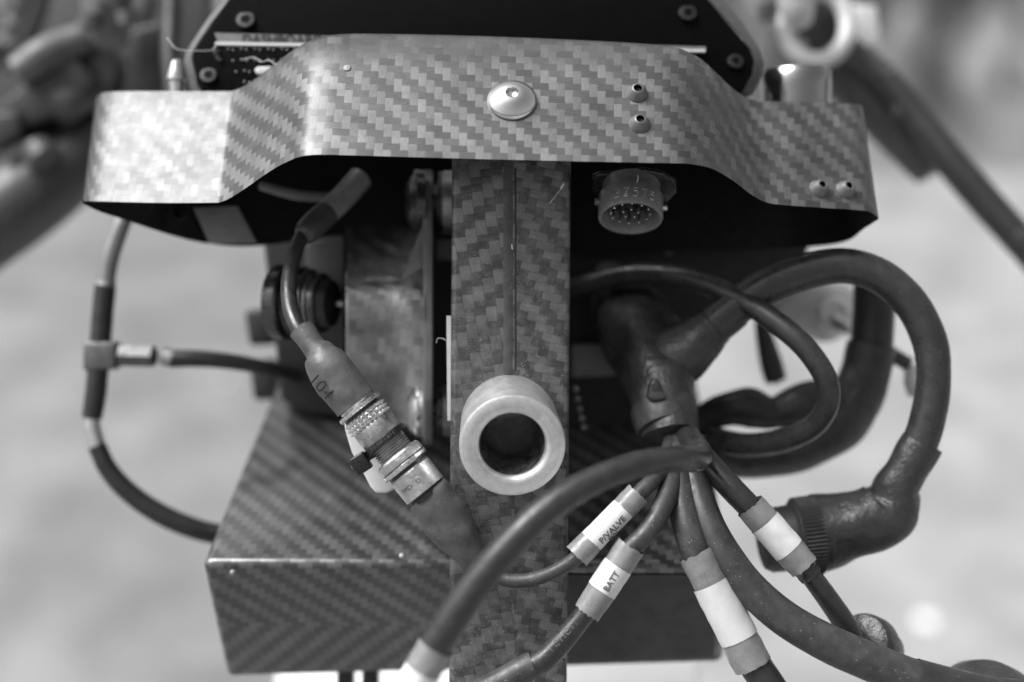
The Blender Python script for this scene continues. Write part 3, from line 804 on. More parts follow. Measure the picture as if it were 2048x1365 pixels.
# ------------------------------------------------------------------ carbon cover left of the upright
cv = thing('carbon_cover', 'curved carbon fibre drum cover with an edge flange left of the upright', 'cover', P(775, 860, 380))
prof = catmull([(452, 520), (490, 430), (525, 350), (556, 300), (585, 282), (625, 278), (680, 290), (735, 325), (790, 385), (850, 470)], 5)
vs, fs, us = [], [], []; xs = [686, 688, 692, 700, 730, 760, 780, 795, 808, 820, 830, 840, 850]
for i, (y, d_) in enumerate(prof):
    for j, x in enumerate(xs):
        inn = (6 - min(6, (x - 686))) * 1.5
        vs.append(P(x + (4 if y < 540 else 0), y, d_ + inn * 1.6 - 80 * max(0.0, (x - 765) / 87.0) ** 2.4))
for i in range(len(prof) - 1):
    for j in range(len(xs) - 1):
        q = (i * len(xs) + j, (i + 1) * len(xs) + j, (i + 1) * len(xs) + j + 1, i * len(xs) + j + 1); fs.append(q)
        us.append([(xs[b % len(xs)] / 14.0 + 100, 200 - (b // len(xs)) * 9.5 / 14.0) for b in q])
obj('drum_shell', (vs, fs, us), 'carbon_cover', cv, smooth=60)
vs2 = [P(686, y, d_) for y, d_ in prof]; vs2 += [P(690, y, d_ + 420 * S / S * .5) for y, d_ in prof]
m_ = len(prof)
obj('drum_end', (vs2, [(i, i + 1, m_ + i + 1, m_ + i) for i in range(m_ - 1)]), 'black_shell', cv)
fl = [(456, 262), (520, 226), (585, 205), (700, 207), (800, 235), (880, 300), (892, 420), (700, 560), (400, 560), (340, 420), (360, 360)]
vsF = [P(846, y, d_) for y, d_ in fl] + [P(866, y, d_) for y, d_ in fl]; n_ = len(fl)
us = None
gF = bevelled(vsF, [tuple(range(n_)), tuple(range(2 * n_ - 1, n_ - 1, -1))] + [(i, (i + 1) % n_, n_ + (i + 1) % n_, n_ + i) for i in range(n_)], L(5))
obj('edge_flange', gF, 'grey_casting', cv)
obj('corner_gusset', ([P(800, 566, 284), P(846, 448, 300), P(846, 600, 262), P(812, 590, 276), P(838, 500, 282), P(848, 450, 420)],
    [(0, 4, 2, 3), (0, 1, 4), (1, 2, 4), (0, 5, 1)]), 'grey_casting', cv, smooth=80)
for y, hh in ((406, 64), (822, 52)):
    A = P(848, y, 350); ax = V(-1, 0, -.12).normalized(); R = L(hh, 350)
    bh = obj('pan_bolt', lathe(A, ax, [(0, R), (L(14), R), (L(18), R * .96), (L(30), R * .80), (L(40), R * .5), (L(44), 0)], n=40), 'black_anodised' if y < 600 else 'aluminium_dull', cv)
    obj('washer', lathe(A + ax * L(14), ax, [(0, R * 1.02), (L(6), R * 1.02), (L(9), R * .97), (L(9), R * .9)], n=40), 'steel_polished' if y > 600 else 'black_anodised', bh)
    obj('spacer', lathe(P(866, y, 360), V(1, 0, 0), [(0, R * .55), (L(14), R * .55), (L(14), R * .95), (L(60), R * .95), (L(60), 0)], n=36), 'rubber_black' if y < 600 else 'black_anodised', cv)
    obj('bush', lathe(P(886, y, 330), V(1, 0, 0), [(0, R * .9), (L(3), R * .98), (L(24), R * .98), (L(24), 0)], n=36), 'metal_soft', cv)
obj('spacer', prism([(872, 478), (902, 478), (902, 520), (872, 520)], 400, 440, 3), 'grey_casting', cv)

# ------------------------------------------------------------------ adjuster knob
kn = thing('adjuster_knob', 'black turned adjuster knob with a fluted wheel left of the drum cover', 'knob', P(600, 690, 420))
A = P(690, 608, 335); ax = V(-1, .035, .27).normalized()
def seg(name, prof, m, n=56): return obj(name, lathe(A, ax, [(L(t), L(r)) for t, r in prof], n=n), m, kn, smooth=30)
seg('shaft', [(-20, 8), (30, 8)], 'aluminium_dull')
seg('rubber_boot', [(18, 14), (22, 30), (30, 52), (46, 58), (56, 58)], 'rubber_black')
seg('inner_disc', [(50, 40), (50, 66), (54, 69), (66, 69), (70, 66), (70, 50)], 'black_anodised')
seg('silver_line', [(71, 50), (71, 70), (73, 70.5), (75, 70), (75, 50)], 'aluminium_dull')
seg('collar', [(76, 50), (76, 74), (80, 77), (96, 77), (100, 74), (100, 50)], 'black_anodised')
seg('hub', [(98, 66), (160, 66)], 'black_anodised')
# fluted wheel
vs, fs = [], []; N = perp(ax); Bq = ax.cross(N); nf = 96
for t_, r_ in ((104, 70), (106, 79), (122, 79), (124, 70)):
    for k in range(nf * 2):
        a = math.pi * k / nf + t_ * .006; rr = r_ + (2.2 if k % 2 else 0) * (1 if r_ > 75 else 0)
        vs.append(A + ax * L(t_) + (N * math.cos(a) + Bq * math.sin(a)) * L(rr))
w = nf * 2
for i in range(3):
    for k in range(w): fs.append((i * w + k, i * w + (k + 1) % w, (i + 1) * w + (k + 1) % w, (i + 1) * w + k))
obj('fluted_wheel', (vs, fs), 'connector_dark', kn, smooth=20)
seg('outer_flange', [(134, 60), (134, 82), (139, 87), (160, 87), (167, 84), (168, 76), (166, 60), (166, 0)], 'black_anodised')
coil = []
for k in range(60):
    a = k / 60 * 2 * math.pi * 6; f = k / 59
    c = P(606 + 32 * f, 536 + 16 * f, 415); coil.append((c + V(0, math.cos(a), math.sin(a)) * L(7), L(2.4)))
obj('coil_spring', sweep_world(coil, n=6), 'metal_soft', kn)

# ------------------------------------------------------------------ hose with tee fitting at the left
ho = thing('breather_hose', 'thin looping hose with a tee fitting at the far left', 'hose', P(300, 1000, 560))
obj('hose', tube([(252, 430, 520, 17), (236, 470, 520, 17), (220, 520, 525, 17), (211, 575, 530, 17)], n=18), 'metal_soft', ho, label='pale upper length of hose')
obj('sleeve', tube([(211, 572, 530, 21), (206, 620, 530, 21), (201, 684, 530, 21)], n=20), 'rubber_black', ho)
obj('sleeve', tube([(196, 738, 530, 21), (191, 790, 530, 21), (184, 836, 530, 20)], n=20), 'rubber_black', ho)
obj('ferrule', tube([(184, 834, 530, 16), (186, 860, 530, 17), (196, 898, 530, 17)], n=20), 'aluminium', ho)
obj('ferrule', tube([(213, 563, 530, 19), (212, 576, 530, 20)], n=20, per=3), 'aluminium_dull', ho)
obj('hose', tube([(194, 892, 530, 18), (216, 938, 530, 19), (258, 985, 535, 20), (320, 1028, 545, 21), (390, 1058, 560, 21), (450, 1072, 590, 21)], n=18), 'rubber_black', ho)
tee = obj('tee_body', prism([(165, 682), (232, 684), (230, 740), (164, 742)], 505, 560, 8), 'tee_metal', ho)
obj('hex_nut', lathe(P(236, 711, 530), V(1, -.03, 0), [(0, L(16)), (L(6), L(29)), (L(84), L(29)), (L(92), L(20))], n=6), 'tee_metal', ho, smooth=20)
obj('ferrule', tube([(326, 712, 530, 19), (346, 718, 530, 19)], n=18, per=3), 'metal_soft', ho)
obj('branch_hose', tube([(340, 718, 530, 18), (400, 718, 535, 17), (470, 725, 550, 16), (530, 736, 570, 15), (600, 752, 620, 15)], n=18), 'rubber_black', ho)

# ------------------------------------------------------------------ upper sensor lead: cable, boot marked 104, knurled plug
sl = thing('sensor_lead', 'thin cable ending in a grey rubber boot moulded 104 and a knurled plug', 'cable', P(690, 820, 40))
obj('heat_shrink_sleeve', tube([(722, 356, 330, 25), (690, 392, 300, 25), (652, 428, 265, 25)], n=24, wob=.05), 'heat_shrink', sl)
obj('heat_shrink_sleeve', tube([(655, 425, 268, 26), (630, 448, 245, 27), (612, 466, 228, 25), (604, 473, 222, 19)], n=24, wob=.05), 'heat_shrink_dark', sl)
obj('cable', tube([(618, 460, 234, 15), (600, 480, 215, 15), (586, 520, 180, 15.5), (578, 565, 140, 16), (580, 612, 100, 16), (593, 650, 70, 16), (612, 680, 52, 16)], n=20, wob=.03), 'rubber', sl)
BX = V(0.625, -0.78, -.02).normalized()
def along(t, d0=30):     # connector axis in photo pixels, t from the boot mouth (708, 803)
    return P(708, 803, d0) + BX * L(t)
bootpts = [(602, 659, 62, 25), (612, 672, 58, 24.5), (630, 697, 50, 25), (640, 708, 46, 33), (648, 722, 42, 41), (664, 747, 36, 46), (688, 778, 32, 45.5), (706, 800, 30, 44), (712, 808, 30, 44)]
bt = obj('rubber_boot', tube(bootpts, n=36, per=6, wob=.05, wfreq=260, jag=L(2), cap=None), 'rubber_boot_dusty', sl)
fn = on_cyl(P(677, 763, 34), BX, L(46), -CF + CR * -.35, x_along=False, lift=L(0.8))
A0 = on_cyl(P(662, 762, 34), BX, L(46.0), (-CF + CR * -.42 - CU * .18), x_along=True, lift=L(.3))
# lettering reads along the boot's width direction slanting down-right
def fn104(x, y):
    # text x runs with (0.55,-0.6) in the picture, mostly along the axis
    a = math.radians(-6); X, Y = x * math.cos(a) - y * math.sin(a), x * math.sin(a) + y * math.cos(a)
    return A0(X, Y)
sd = (fn104(0, 1e-4) - fn104(0, 0)).dot(V(.6, .8, 0))
obj('moulded_digits', text_geo('104', (lambda x, y: fn104(x, y)) if sd > 0 else (lambda x, y: fn104(x, -y)), size=L(38)), 'ink_black', bt, smooth=0)
def cseg(name, prof, m, parent, n=56, sm=30): return obj(name, lathe(along(0), BX, [(L(t), L(r)) for t, r in prof], n=n), m, parent, smooth=sm)
cseg('plug_neck', [(-20, 36), (2, 36), (8, 39), (12, 38), (16, 40)], 'connector_worn', sl)
cseg('retaining_ring', [(14, 30), (14, 47), (15.5, 49.5), (21, 49.5), (23, 47), (23, 30)], 'connector_bright', sl)
cseg('plug_groove', [(22, 42), (31, 42)], 'connector_dark', sl)
# knurled coupling ring: rows of little pyramids
def knurl(t0, t1, rows, cnt, r, h):
    vs, fs = [], []; N = perp(BX); Bq = BX.cross(N); O = along(0)
    def pt(t, a, rr): return O + BX * L(t) + (N * math.cos(a) + Bq * math.sin(a)) * L(rr)
    dt = (t1 - t0) / rows
    for i in range(rows):
        for k in range(cnt):
            a0 = 2 * math.pi * k / cnt; a1 = 2 * math.pi * (k + 1) / cnt; b = len(vs)
            vs += [pt(t0 + i * dt, a0, r), pt(t0 + i * dt, a1, r), pt(t0 + (i + 1) * dt, a1, r), pt(t0 + (i + 1) * dt, a0, r), pt(t0 + (i + .5) * dt, (a0 + a1) / 2, r + h)]
            fs += [(b, b + 1, b + 4), (b + 1, b + 2, b + 4), (b + 2, b + 3, b + 4), (b + 3, b, b + 4)]
    return vs, fs
obj('knurled_ring', knurl(30, 58, 3, 26, 42.5, 7.5), 'connector_bright', sl, smooth=0, label='knurled ring of little pyramids')
cseg('coupling_sleeve', [(58, 38), (58, 43), (60, 44), (92, 44), (94, 43), (94, 36)], 'connector_shell', sl)
fn = on_cyl(along(76), BX, L(44), -CF, x_along=False, lift=L(.35))
sx = 1 if (fn(1e-4, 0) - fn(0, 0)).dot(V(.8, .6, 0)) > 0 else -1
obj('engraving', text_geo('MOE  TIL', lambda x, y: fn(-sx * x, -y), size=L(13)), 'connector_bright', sl, smooth=0)

# ------------------------------------------------------------------ lower lead: socket, boot, cable, P/VALVE sleeve
pv = thing('pressure_valve_lead', 'cable with a white P/VALVE sleeve leading to the worn metal socket', 'cable', P(1000, 1170, 40))
thr = [(90, 36), (107, 36)]
for k in range(6):
    t0 = 107 + k * 5.4; thr += [(t0, 35), (t0 + 1.6, 39), (t0 + 3.0, 39), (t0 + 4.6, 35)]
cseg('socket_thread', thr + [(142, 35)], 'connector_shell', pv, sm=20)
cseg('socket_nut', [(137, 34), (138, 47), (142, 51), (155, 52.5), (158, 52)], 'connector_worn', pv, n=14, sm=20)
cseg('socket_nut', [(158, 40), (159, 50), (161, 53), (167, 53), (170, 50), (170, 40)], 'connector_bright', pv, n=40)
cseg('socket_groove', [(169, 44), (179, 44), (180, 46.5)], 'connector_dark', pv)
cseg('socket_body', [(177, 40), (178, 44.5), (181, 46.5), (224, 46), (230, 46), (231, 44), (231, 30)], 'connector_worn', pv)
cseg('socket_gap', [(229, 41), (244, 41)], 'ink_black', pv)
fn = on_cyl(along(206), BX, L(46.3), -CF - CR * .35, x_along=False, lift=L(.35))
sx = 1 if (fn(1e-4, 0) - fn(0, 0)).dot(V(.8, .6, 0)) > 0 else -1
obj('engraving', text_geo('FMD   D', lambda x, y: fn(sx * x, y), size=L(14)), 'engraved', pv, smooth=0)
obj('rubber_boot', tube([(855, 986, 32, 43), (859, 991, 32, 45), (868, 1005, 34, 47), (884, 1030, 36, 47), (905, 1058, 38, 45), (922, 1084, 40, 39), (938, 1106, 40, 31), (952, 1124, 40, 24), (966, 1138, 40, 20)],
    n=36, per=6, wob=.14, wfreq=150, cap=None, jag=L(2)), 'rubber_boot_dusty', pv)
obj('cable', tube([(956, 1130, 40, 14), (985, 1150, 36, 13.5), (1025, 1162, 28, 14), (1070, 1158, 20, 14), (1110, 1143, 12, 14), (1145, 1122, 6, 15), (1170, 1098, 4, 15)], n=18, wob=.03), 'rubber_dusty', pv)
def sleeve(name, parent, p0, p1, r0, r1, m, jag=2.0, mid=None):
    pts = [p0 + (r0,)] + ([mid] if mid else []) + [p1 + (r1,)]
    return obj(name, tube(pts, n=32, per=8, cap=None, wob=.045, wfreq=330, jag=L(jag)), m, parent)
def lerp3(a, b, f): return tuple(x + (y - x) * f for x, y in zip(a, b))
a_, b_ = (1276, 988, 14), (1153, 1113, 2)
sleeve('clear_sleeve', pv, lerp3(a_, b_, 0), lerp3(a_, b_, .24), 26, 25.5, 'heat_shrink')
lab = sleeve('white_sleeve', pv, lerp3(a_, b_, .235), lerp3(a_, b_, .765), 25.5, 25.5, 'label_white', .2)
sleeve('clear_sleeve', pv, lerp3(a_, b_, .76), lerp3(a_, b_, 1), 26, 28, 'heat_shrink', 3)
def label_text(body, parent, p0, p1, f, r, size, off, m='ink'):
    q0, q1 = P(*p0), P(*p1); axx = (q1 - q0).normalized()
    if axx.dot(CR) < 0: axx = -axx
    c = q0 + (q1 - q0) * f
    fn = on_cyl(c, axx, L(r), -CF, x_along=True, lift=L(1.5))
    s_ = 1 if (fn(0, 1e-4) - fn(0, 0)).dot(CU) > 0 else -1
    return obj('printed_lettering', text_geo(body, lambda x, y: fn(x, s_ * (y + L(off))), size=L(size), bold=L(.35)), m, parent, smooth=0)
label_text('P/VALVE', lab, a_, b_, .50, 25.5, 19, -11)
label_text('MAL', lab, a_, b_, .53, 25.5, 14, -23)
obj('cable', tube([(1344, 872, 200, 15), (1336, 905, 150, 16), (1322, 940, 80, 16), (1298, 968, 36, 16.5), (1262, 1002, 14, 16)], n=18, wob=.05), 'rubber_dusty', pv)

# cable tie round the plug
ct = thing('cable_tie', 'black nylon cable tie strapped round the metal connector with its square head', 'cable tie', P(716, 925, 20))
cseg2 = lathe(along(100), BX, [(L(-5.5), L(40)), (L(-6.5), L(47)), (L(-5.5), L(48.5)), (L(5.5), L(48.5)), (L(6.5), L(47)), (L(6.5), L(40))], n=56)
obj('strap', cseg2, 'nylon_black', ct)
hc = P(722, 927, 20); ux = V(-.84, -.54, 0).normalized(); uy = V(.54, -.84, 0).normalized(); uz = V(0, 0, 1)
obj('strap', block(P(744, 912, 26), ux, uy, uz, L(26), L(6), L(6), L(2)), 'nylon_black', ct)
hd = obj('tie_head', block(hc, ux, uy, uz, L(17), L(19), L(15), L(4)), 'nylon_black', ct)
obj('tail_slot', block(hc + ux * L(16.5), ux, uy, uz, L(1.6), L(9), L(8), 0), 'foam_black', hd)
obj('pawl', block(hc + ux * L(18) + uy * L(-2), ux, uy, uz, L(3), L(4), L(3), L(.6)), 'screw_grey', hd)
fn = on_cyl(along(100), BX, L(48.5), -CF, x_along=False, lift=L(.4))
sx = 1 if (fn(1e-4, 0) - fn(0, 0)).dot(V(.8, .6, 0)) > 0 else -1
obj('raised_lettering', text_geo('TYE-RAP 1-B/1 E', lambda x, y: fn(sx * x, y), size=L(9)), 'screw_grey', ct, smooth=0)
# white clip plate behind the connector
wp = obj('white_clip', prism([(690, 862), (688, 848), (700, 834), (740, 822), (776, 821), (786, 830), (799, 852), (836, 930), (790, 978), (774, 987), (752, 987), (740, 974), (728, 950), (703, 905)], 96, 108, 5), 'white_plastic')
tag(wp, 'white plastic clip plate peeping out behind the knurled connector', 'clip')

# ------------------------------------------------------------------ wiring loom on the right
lm = thing('loom_boot', 'dark Y shaped moulded loom boot where the labelled cables fan out', 'boot', P(1320, 880, 280))
obj('boot_trunk', tube([(1215, 560, 620, 40), (1250, 610, 520, 66), (1284, 672, 400, 80), (1310, 735, 320, 76), (1324, 788, 268, 66), (1334, 832, 236, 62), (1340, 872, 216, 60)], n=40, wob=.16, wfreq=75), 'rubber_boot', lm)
obj('boot_branch', tube([(1280, 742, 350, 54), (1345, 716, 304, 64), (1396, 680, 284, 54), (1420, 660, 276, 46), (1426, 655, 276, 40), (1470, 618, 270, 38)], n=32, wob=.12, wfreq=75), 'rubber_boot', lm)
A = P(1328, 828, 240); ax = (P(1344, 886, 205) - A).normalized()
obj('boot_collar', lathe(A, ax, [(-L(22), L(64)), (-L(18), L(71)), (L(0), L(72)), (L(28), L(70)), (L(36), L(68)), (L(38), L(58)), (L(20), L(50)), (L(20), 0)], n=48), 'rubber_dusty', lm)
obj('boot_tab', prism([(1300, 768), (1308, 758), (1318, 760), (1332, 796), (1322, 805), (1304, 806), (1294, 796)], 176, 210, 5), 'rubber_boot', lm)
obj('boot_dimple', prism([(1302, 784), (1328, 784), (1332, 796), (1322, 800), (1304, 800), (1297, 795)], 171, 178, 2), 'heat_shrink_dark', lm)

def cable_thing(name, label, pts, m, base, n=24, group=None, **kw):
    t = thing(name, label, 'cable', base, group)
    obj('cable', tube(pts, n=n, **kw), m, t); return t
# thick loop with the round connector
tk = cable_thing('loop_cable', 'thick black cable looping over the right side into a round connector',
    [(1410, 664, 276, 37), (1460, 622, 268, 38), (1530, 576, 255, 39), (1610, 545, 240, 37), (1690, 532, 226, 36), (1765, 556, 214, 35.5), (1826, 614, 206, 35), (1861, 690, 204, 34.5), (1866, 770, 206, 34), (1852, 850, 212, 35), (1832, 905, 220, 36)],
    'rubber', P(1700, 1130, 250), n=32, wob=.05, wfreq=70)
obj('heat_shrink_boot', tube([(1846, 886, 215, 40), (1832, 912, 219, 42), (1812, 945, 225, 42), (1795, 972, 232, 46), (1786, 1000, 240, 56), (1766, 1024, 246, 66), (1722, 1044, 250, 68), (1680, 1056, 254, 68), (1640, 1066, 258, 76)],
    n=40, per=8, wob=.16, wfreq=75, cap=None, jag=L(2)), 'rubber_boot', tk)
A = P(1648, 1068, 260); ax = (P(1500, 1086, 250) - A).normalized()
obj('connector_shell', lathe(A, ax, [(-L(4), L(60)), (-L(2), L(80)), (L(2), L(82)), (L(20), L(82)), (L(66), L(80)), (L(70), L(76)), (L(72), L(72)), (L(124), L(70)), (L(138), L(62)), (L(140), L(40)), (L(140), 0)], n=64), 'bar_black', tk)
vs, fs = [], []; N = perp(ax); Bq = ax.cross(N); nf = 64
for t_, r_ in ((16, 81), (18, 84), (62, 83), (64, 79)):
    for k in range(nf * 2):
        a = math.pi * k / nf; rr = r_ + (3.6 if k % 2 else 0) * (1 if r_ > 82 else 0)
        vs.append(A + ax * L(t_) + (N * math.cos(a) + Bq * math.sin(a)) * L(rr))
w = nf * 2
for i in range(3):
    for k in range(w): fs.append((i * w + k, i * w + (k + 1) % w, (i + 1) * w + (k + 1) % w, (i + 1) * w + k))
obj('knurled_ring', (vs, fs), 'bar_black', tk, smooth=20)
# thin loop
cable_thing('thin_loop_cable', 'thin black cable curling in a small loop inside the thick loop',
    [(1090, 600, 520, 20), (1180, 566, 430, 21), (1270, 548, 380, 21.5), (1370, 556, 320, 22), (1460, 588, 260, 22.5), (1540, 636, 205, 23), (1605, 690, 170, 23), (1648, 750, 160, 23), (1657, 800, 180, 23), (1632, 848, 230, 23), (1570, 880, 300, 24), (1490, 890, 370, 24), (1420, 876, 420, 24)],
    'rubber', P(1540, 890, 250), wob=.03)
# rear hose and its boot
rh = cable_thing('rear_loom_cable', 'blurred black cable with a bulging boot behind the thick loop',
    [(1748, 540, 520, 40), (1748, 610, 520, 41), (1744, 680, 520, 42), (1738, 730, 520, 42)], 'rubber_black', P(1600, 930, 520))
obj('rubber_boot', tube([(1742, 690, 520, 46), (1730, 745, 520, 50), (1708, 798, 520, 57), (1672, 846, 520, 60), (1618, 884, 520, 52), (1556, 908, 515, 45), (1490, 916, 510, 40), (1420, 900, 500, 40)], n=30, wob=.14, wfreq=60), 'rubber_boot', rh)
obj('moulded_ridge', tube([(1696, 760, 470, 9), (1690, 800, 466, 9)], n=10), 'bar_grey', rh)
obj('end_bulge', tube([(1390, 850, 520, 30), (1450, 822, 490, 36), (1500, 816, 480, 41), (1545, 824, 480, 34), (1590, 812, 480, 44), (1640, 800, 490, 38), (1690, 810, 500, 36)], n=24, wob=.2, wfreq=70), 'bar_black', rh)

# foreground cable arching to the lower left
fg = cable_thing('foreground_cable', 'smooth grey cable arching nearest the camera from the boot to lower left',
    [(1372, 868, 190, 24), (1388, 890, 120, 25), (1398, 906, 40, 26), (1392, 918, -60, 26.5), (1350, 919, -150, 26.5), (1270, 931, -220, 27), (1180, 965, -260, 28), (1095, 1018, -290, 29.5), (1015, 1095, -300, 31), (945, 1180, -300, 32), (890, 1262, -295, 33), (858, 1315, -290, 33.5), (820, 1390, -285, 34)],
    'rubber', P(840, 1400, -190), n=32)
sleeve('clear_sleeve', fg, (872, 1293, -292), (845, 1342, -290), 37, 37, 'heat_shrink', 0.5)
sleeve('white_sleeve', fg, (846, 1340, -290), (800, 1430, -286), 37.5, 37.5, 'label_white', .2)

# BATT cable
bc = cable_thing('battery_cable', 'dusty cable with a white sleeve printed BATT in front of the box',
    [(1356, 872, 205, 19), (1352, 915, 150, 20), (1343, 960, 80, 21), (1326, 1012, 30, 21), (1296, 1062, 8, 21), (1258, 1100, 0, 21)], 'rubber_dusty', P(1100, 1340, -5), wob=.05)
a_, b_ = (1262, 1092, 0), (1174, 1226, -4)
sleeve('clear_sleeve', bc, lerp3(a_, b_, 0), lerp3(a_, b_, .30), 30, 30.5, 'heat_shrink', 3)
lab = sleeve('white_sleeve', bc, lerp3(a_, b_, .295), lerp3(a_, b_, .665), 31, 31, 'label_white', .2)
sleeve('clear_sleeve', bc, lerp3(a_, b_, .66), lerp3(a_, b_, 1), 30.5, 28, 'heat_shrink', 4)
label_text('BATT', lab, a_, b_, .49, 31, 18, -2)
obj('cable', tube([(1190, 1200, -3, 21), (1160, 1240, -4, 21), (1125, 1282, -5, 23), (1090, 1318, -6, 24), (1062, 1334, -6, 24)], n=20), 'rubber', bc)
obj('outer_sleeve', tube([(1068, 1330, -6, 27), (1050, 1338, -6, 28), (1000, 1366, -8, 28), (930, 1404, -10, 28)], n=20, cap=None), 'rubber_dusty', bc)
q0, q1 = P(1165, 1234, -4), P(1082, 1324, -6); axx = (q0 - q1).normalized()
fn = on_cyl(q0 + (q1 - q0) * .5, axx, L(23.2), -CF, x_along=True, lift=L(.2)); s_ = 1 if (fn(0, 1e-4) - fn(0, 0)).dot(CU) > 0 else -1
GL = {'A': [[(0, 0), (.4, 1), (.8, 0)], [(.15, .4), (.65, .4)]], 'Y': [[(0, 1), (.4, .5), (.8, 1)], [(.4, .5), (.4, 0)]], 'C': [[(.7, .95), (.2, 1), (0, .7), (0, .3), (.2, 0), (.7, .05)]],
      'H': [[(0, 0), (0, 1)], [(.7, 0), (.7, 1)], [(0, .5), (.7, .5)]], 'E': [[(.65, 1), (0, 1), (0, 0), (.65, 0)], [(0, .5), (.5, .5)]], 'M': [[(0, 0), (0, 1), (.4, .5), (.8, 1), (.8, 0)]]}
sts = [[(L(-48 + k * 16.5 + x * 13), L(1 + 14 * y)) for x, y in st_] for k, ch in enumerate('AYCHEM') for st_ in GL[ch]]
obj('printed_lettering', stroke_geo(sts, lambda x, y: fn(x, s_ * y), L(.55)), 'ink_pale', bc, smooth=0)

# wide white label cable
wl = cable_thing('wide_label_cable', 'dusty cable with a wide blank white sleeve in front of the box corner',
    [(1362, 872, 205, 24), (1358, 915, 150, 26), (1358, 965, 95, 28), (1368, 1030, 55, 29.5), (1384, 1085, 36, 30), (1400, 1125, 30, 30)], 'rubber_dusty', P(1480, 1330, 20), wob=.04)
a_, b_ = (1392, 1106, 34), (1506, 1332, 10)
sleeve('clear_sleeve', wl, lerp3(a_, b_, 0), lerp3(a_, b_, .27), 37, 37, 'heat_shrink', 4)
sleeve('white_sleeve', wl, lerp3(a_, b_, .265), lerp3(a_, b_, .76), 39.5, 39.5, 'label_white', .2)
sleeve('clear_sleeve', wl, lerp3(a_, b_, .755), lerp3(a_, b_, 1), 38, 40, 'heat_shrink', 4)
obj('cable', tube([(1494, 1308, 12, 33), (1520, 1345, 8, 33), (1570, 1420, 0, 33)], n=24), 'rubber', wl)
# long plain cable
lc = cable_thing('long_plain_cable', 'long thick unlabelled cable sweeping down to the lower right corner',
    [(1372, 868, 200, 28), (1380, 915, 150, 29), (1392, 975, 95, 30), (1416, 1045, 55, 31.5), (1452, 1112, 30, 33), (1502, 1178, 12, 34.5), (1568, 1236, 0, 36), (1650, 1284, -8, 38), (1745, 1326, -12, 39), (1850, 1366, -14, 40), (1960, 1392, -14, 40)],
    'rubber_dusty', P(1850, 1390, -10), n=32, wob=.02)
obj('outer_sleeve', tube([(1828, 1360, -14, 43), (1900, 1380, -14, 44), (1990, 1400, -14, 44), (2090, 1404, -14, 44)], n=28, cap=None), 'rubber', lc)
# right label cable
rl = cable_thing('short_label_cable', 'cable with a short blank white sleeve running down to the grommet at right',
    [(1378, 866, 200, 20), (1394, 896, 150, 22), (1420, 930, 110, 24), (1460, 974, 80, 25), (1500, 1016, 66, 25), (1520, 1040, 62, 25)], 'rubber', P(1720, 1310, 80), wob=.04)
a_, b_ = (1500, 1012, 66), (1608, 1134, 56)
sleeve('clear_sleeve', rl, lerp3(a_, b_, 0), lerp3(a_, b_, .27), 31, 31.5, 'heat_shrink', 4)
sleeve('white_sleeve', rl, lerp3(a_, b_, .265), lerp3(a_, b_, .72), 33, 33, 'label_white', .2)
sleeve('clear_sleeve', rl, lerp3(a_, b_, .715), lerp3(a_, b_, 1), 32.5, 31, 'heat_shrink', 4)
obj('cable', tube([(1596, 1118, 57, 20), (1622, 1152, 58, 21), (1660, 1204, 66, 22), (1692, 1252, 80, 23), (1716, 1296, 96, 23)], n=22), 'rubber', rl)
obj('frayed_wrap', tube([(1605, 1130, 56, 25), (1622, 1150, 58, 23)], n=18, per=4, wob=.25, wfreq=900, cap=None, jag=L(5)), 'rubber', rl)
gr = thing('grommet', 'round dark rubber grommet plug at lower right under the short label cable', 'grommet', P(1740, 1330, 120))
A = P(1724, 1284, 130); ax = V(.55, -.35, .75).normalized()
obj('grommet_body', lathe(A, ax, [(-L(10), 0), (-L(10), L(40)), (-L(4), L(56)), (L(10), L(62)), (L(50), L(64)), (L(70), L(56)), (L(120), L(50))], n=40), 'rubber_boot', gr)
obj('grommet_lip', tube([(1712, 1286, 92, 27), (1730, 1302, 98, 26), (1770, 1318, 110, 20)], n=20), 'rubber_boot', gr)
A = P(1975, 1398, 150)
dk = obj('dark_dome', lathe(A, V(0, 1, -.3), [(-L(40), L(108)), (L(10), L(104)), (L(44), L(84)), (L(66), L(48)), (L(72), 0)], n=40), 'rubber_boot')
tag(dk, 'dark rubber dome cut off by the lower right corner of the frame', 'cap')

_tube, _prism = tube, prism
def tube(pts, **kw): return _tube([(a, b, c * FAR, r) for a, b, c, r in pts], **kw)
def prism(o, d0, d1, *a, **kw): return _prism(o, d0 * FAR, d1 * FAR, *a, **kw)
FAR = 1.35

# ------------------------------------------------------------------ blurred machine parts behind, left and right
lb = thing('left_handlebar', 'blurred grey handlebar with clamp and lever at the upper left', 'handlebar', P(80, 330, 1000))
obj('bar', tube([(330, 190, 1100, 56), (220, 250, 1060, 58), (110, 330, 1020, 58), (-10, 405, 980, 58), (-140, 480, 940, 58)], n=28), 'bar_grey', lb)
obj('grip', tube([(215, 262, 1000, 64), (110, 352, 960, 80), (10, 428, 930, 84), (-140, 530, 900, 84)], n=28), 'bar_grey', lb)
obj('lever', tube([(196, 66, 900, 26), (140, 88, 880, 32), (88, 112, 860, 36), (36, 146, 850, 30)], n=22), 'part_grey', lb)
obj('clamp', prism([(66, 152), (138, 104), (192, 160), (170, 186), (110, 232), (20, 268), (-30, 230)], 860, 1000, 14), 'bar_black', lb)
obj('clamp', prism([(160, 90), (226, 96), (236, 160), (196, 186), (150, 130)], 900, 1000, 12), 'bar_grey', lb)
obj('clamp_bolt', tube([(70, 300, 860, 34), (92, 320, 850, 36)], n=20, per=4), 'bar_grey', lb)
obj('spigot', tube([(120, 220, 860, 34), (160, 196, 900, 34), (200, 178, 920, 30)], n=20), 'bar_grey', lb)
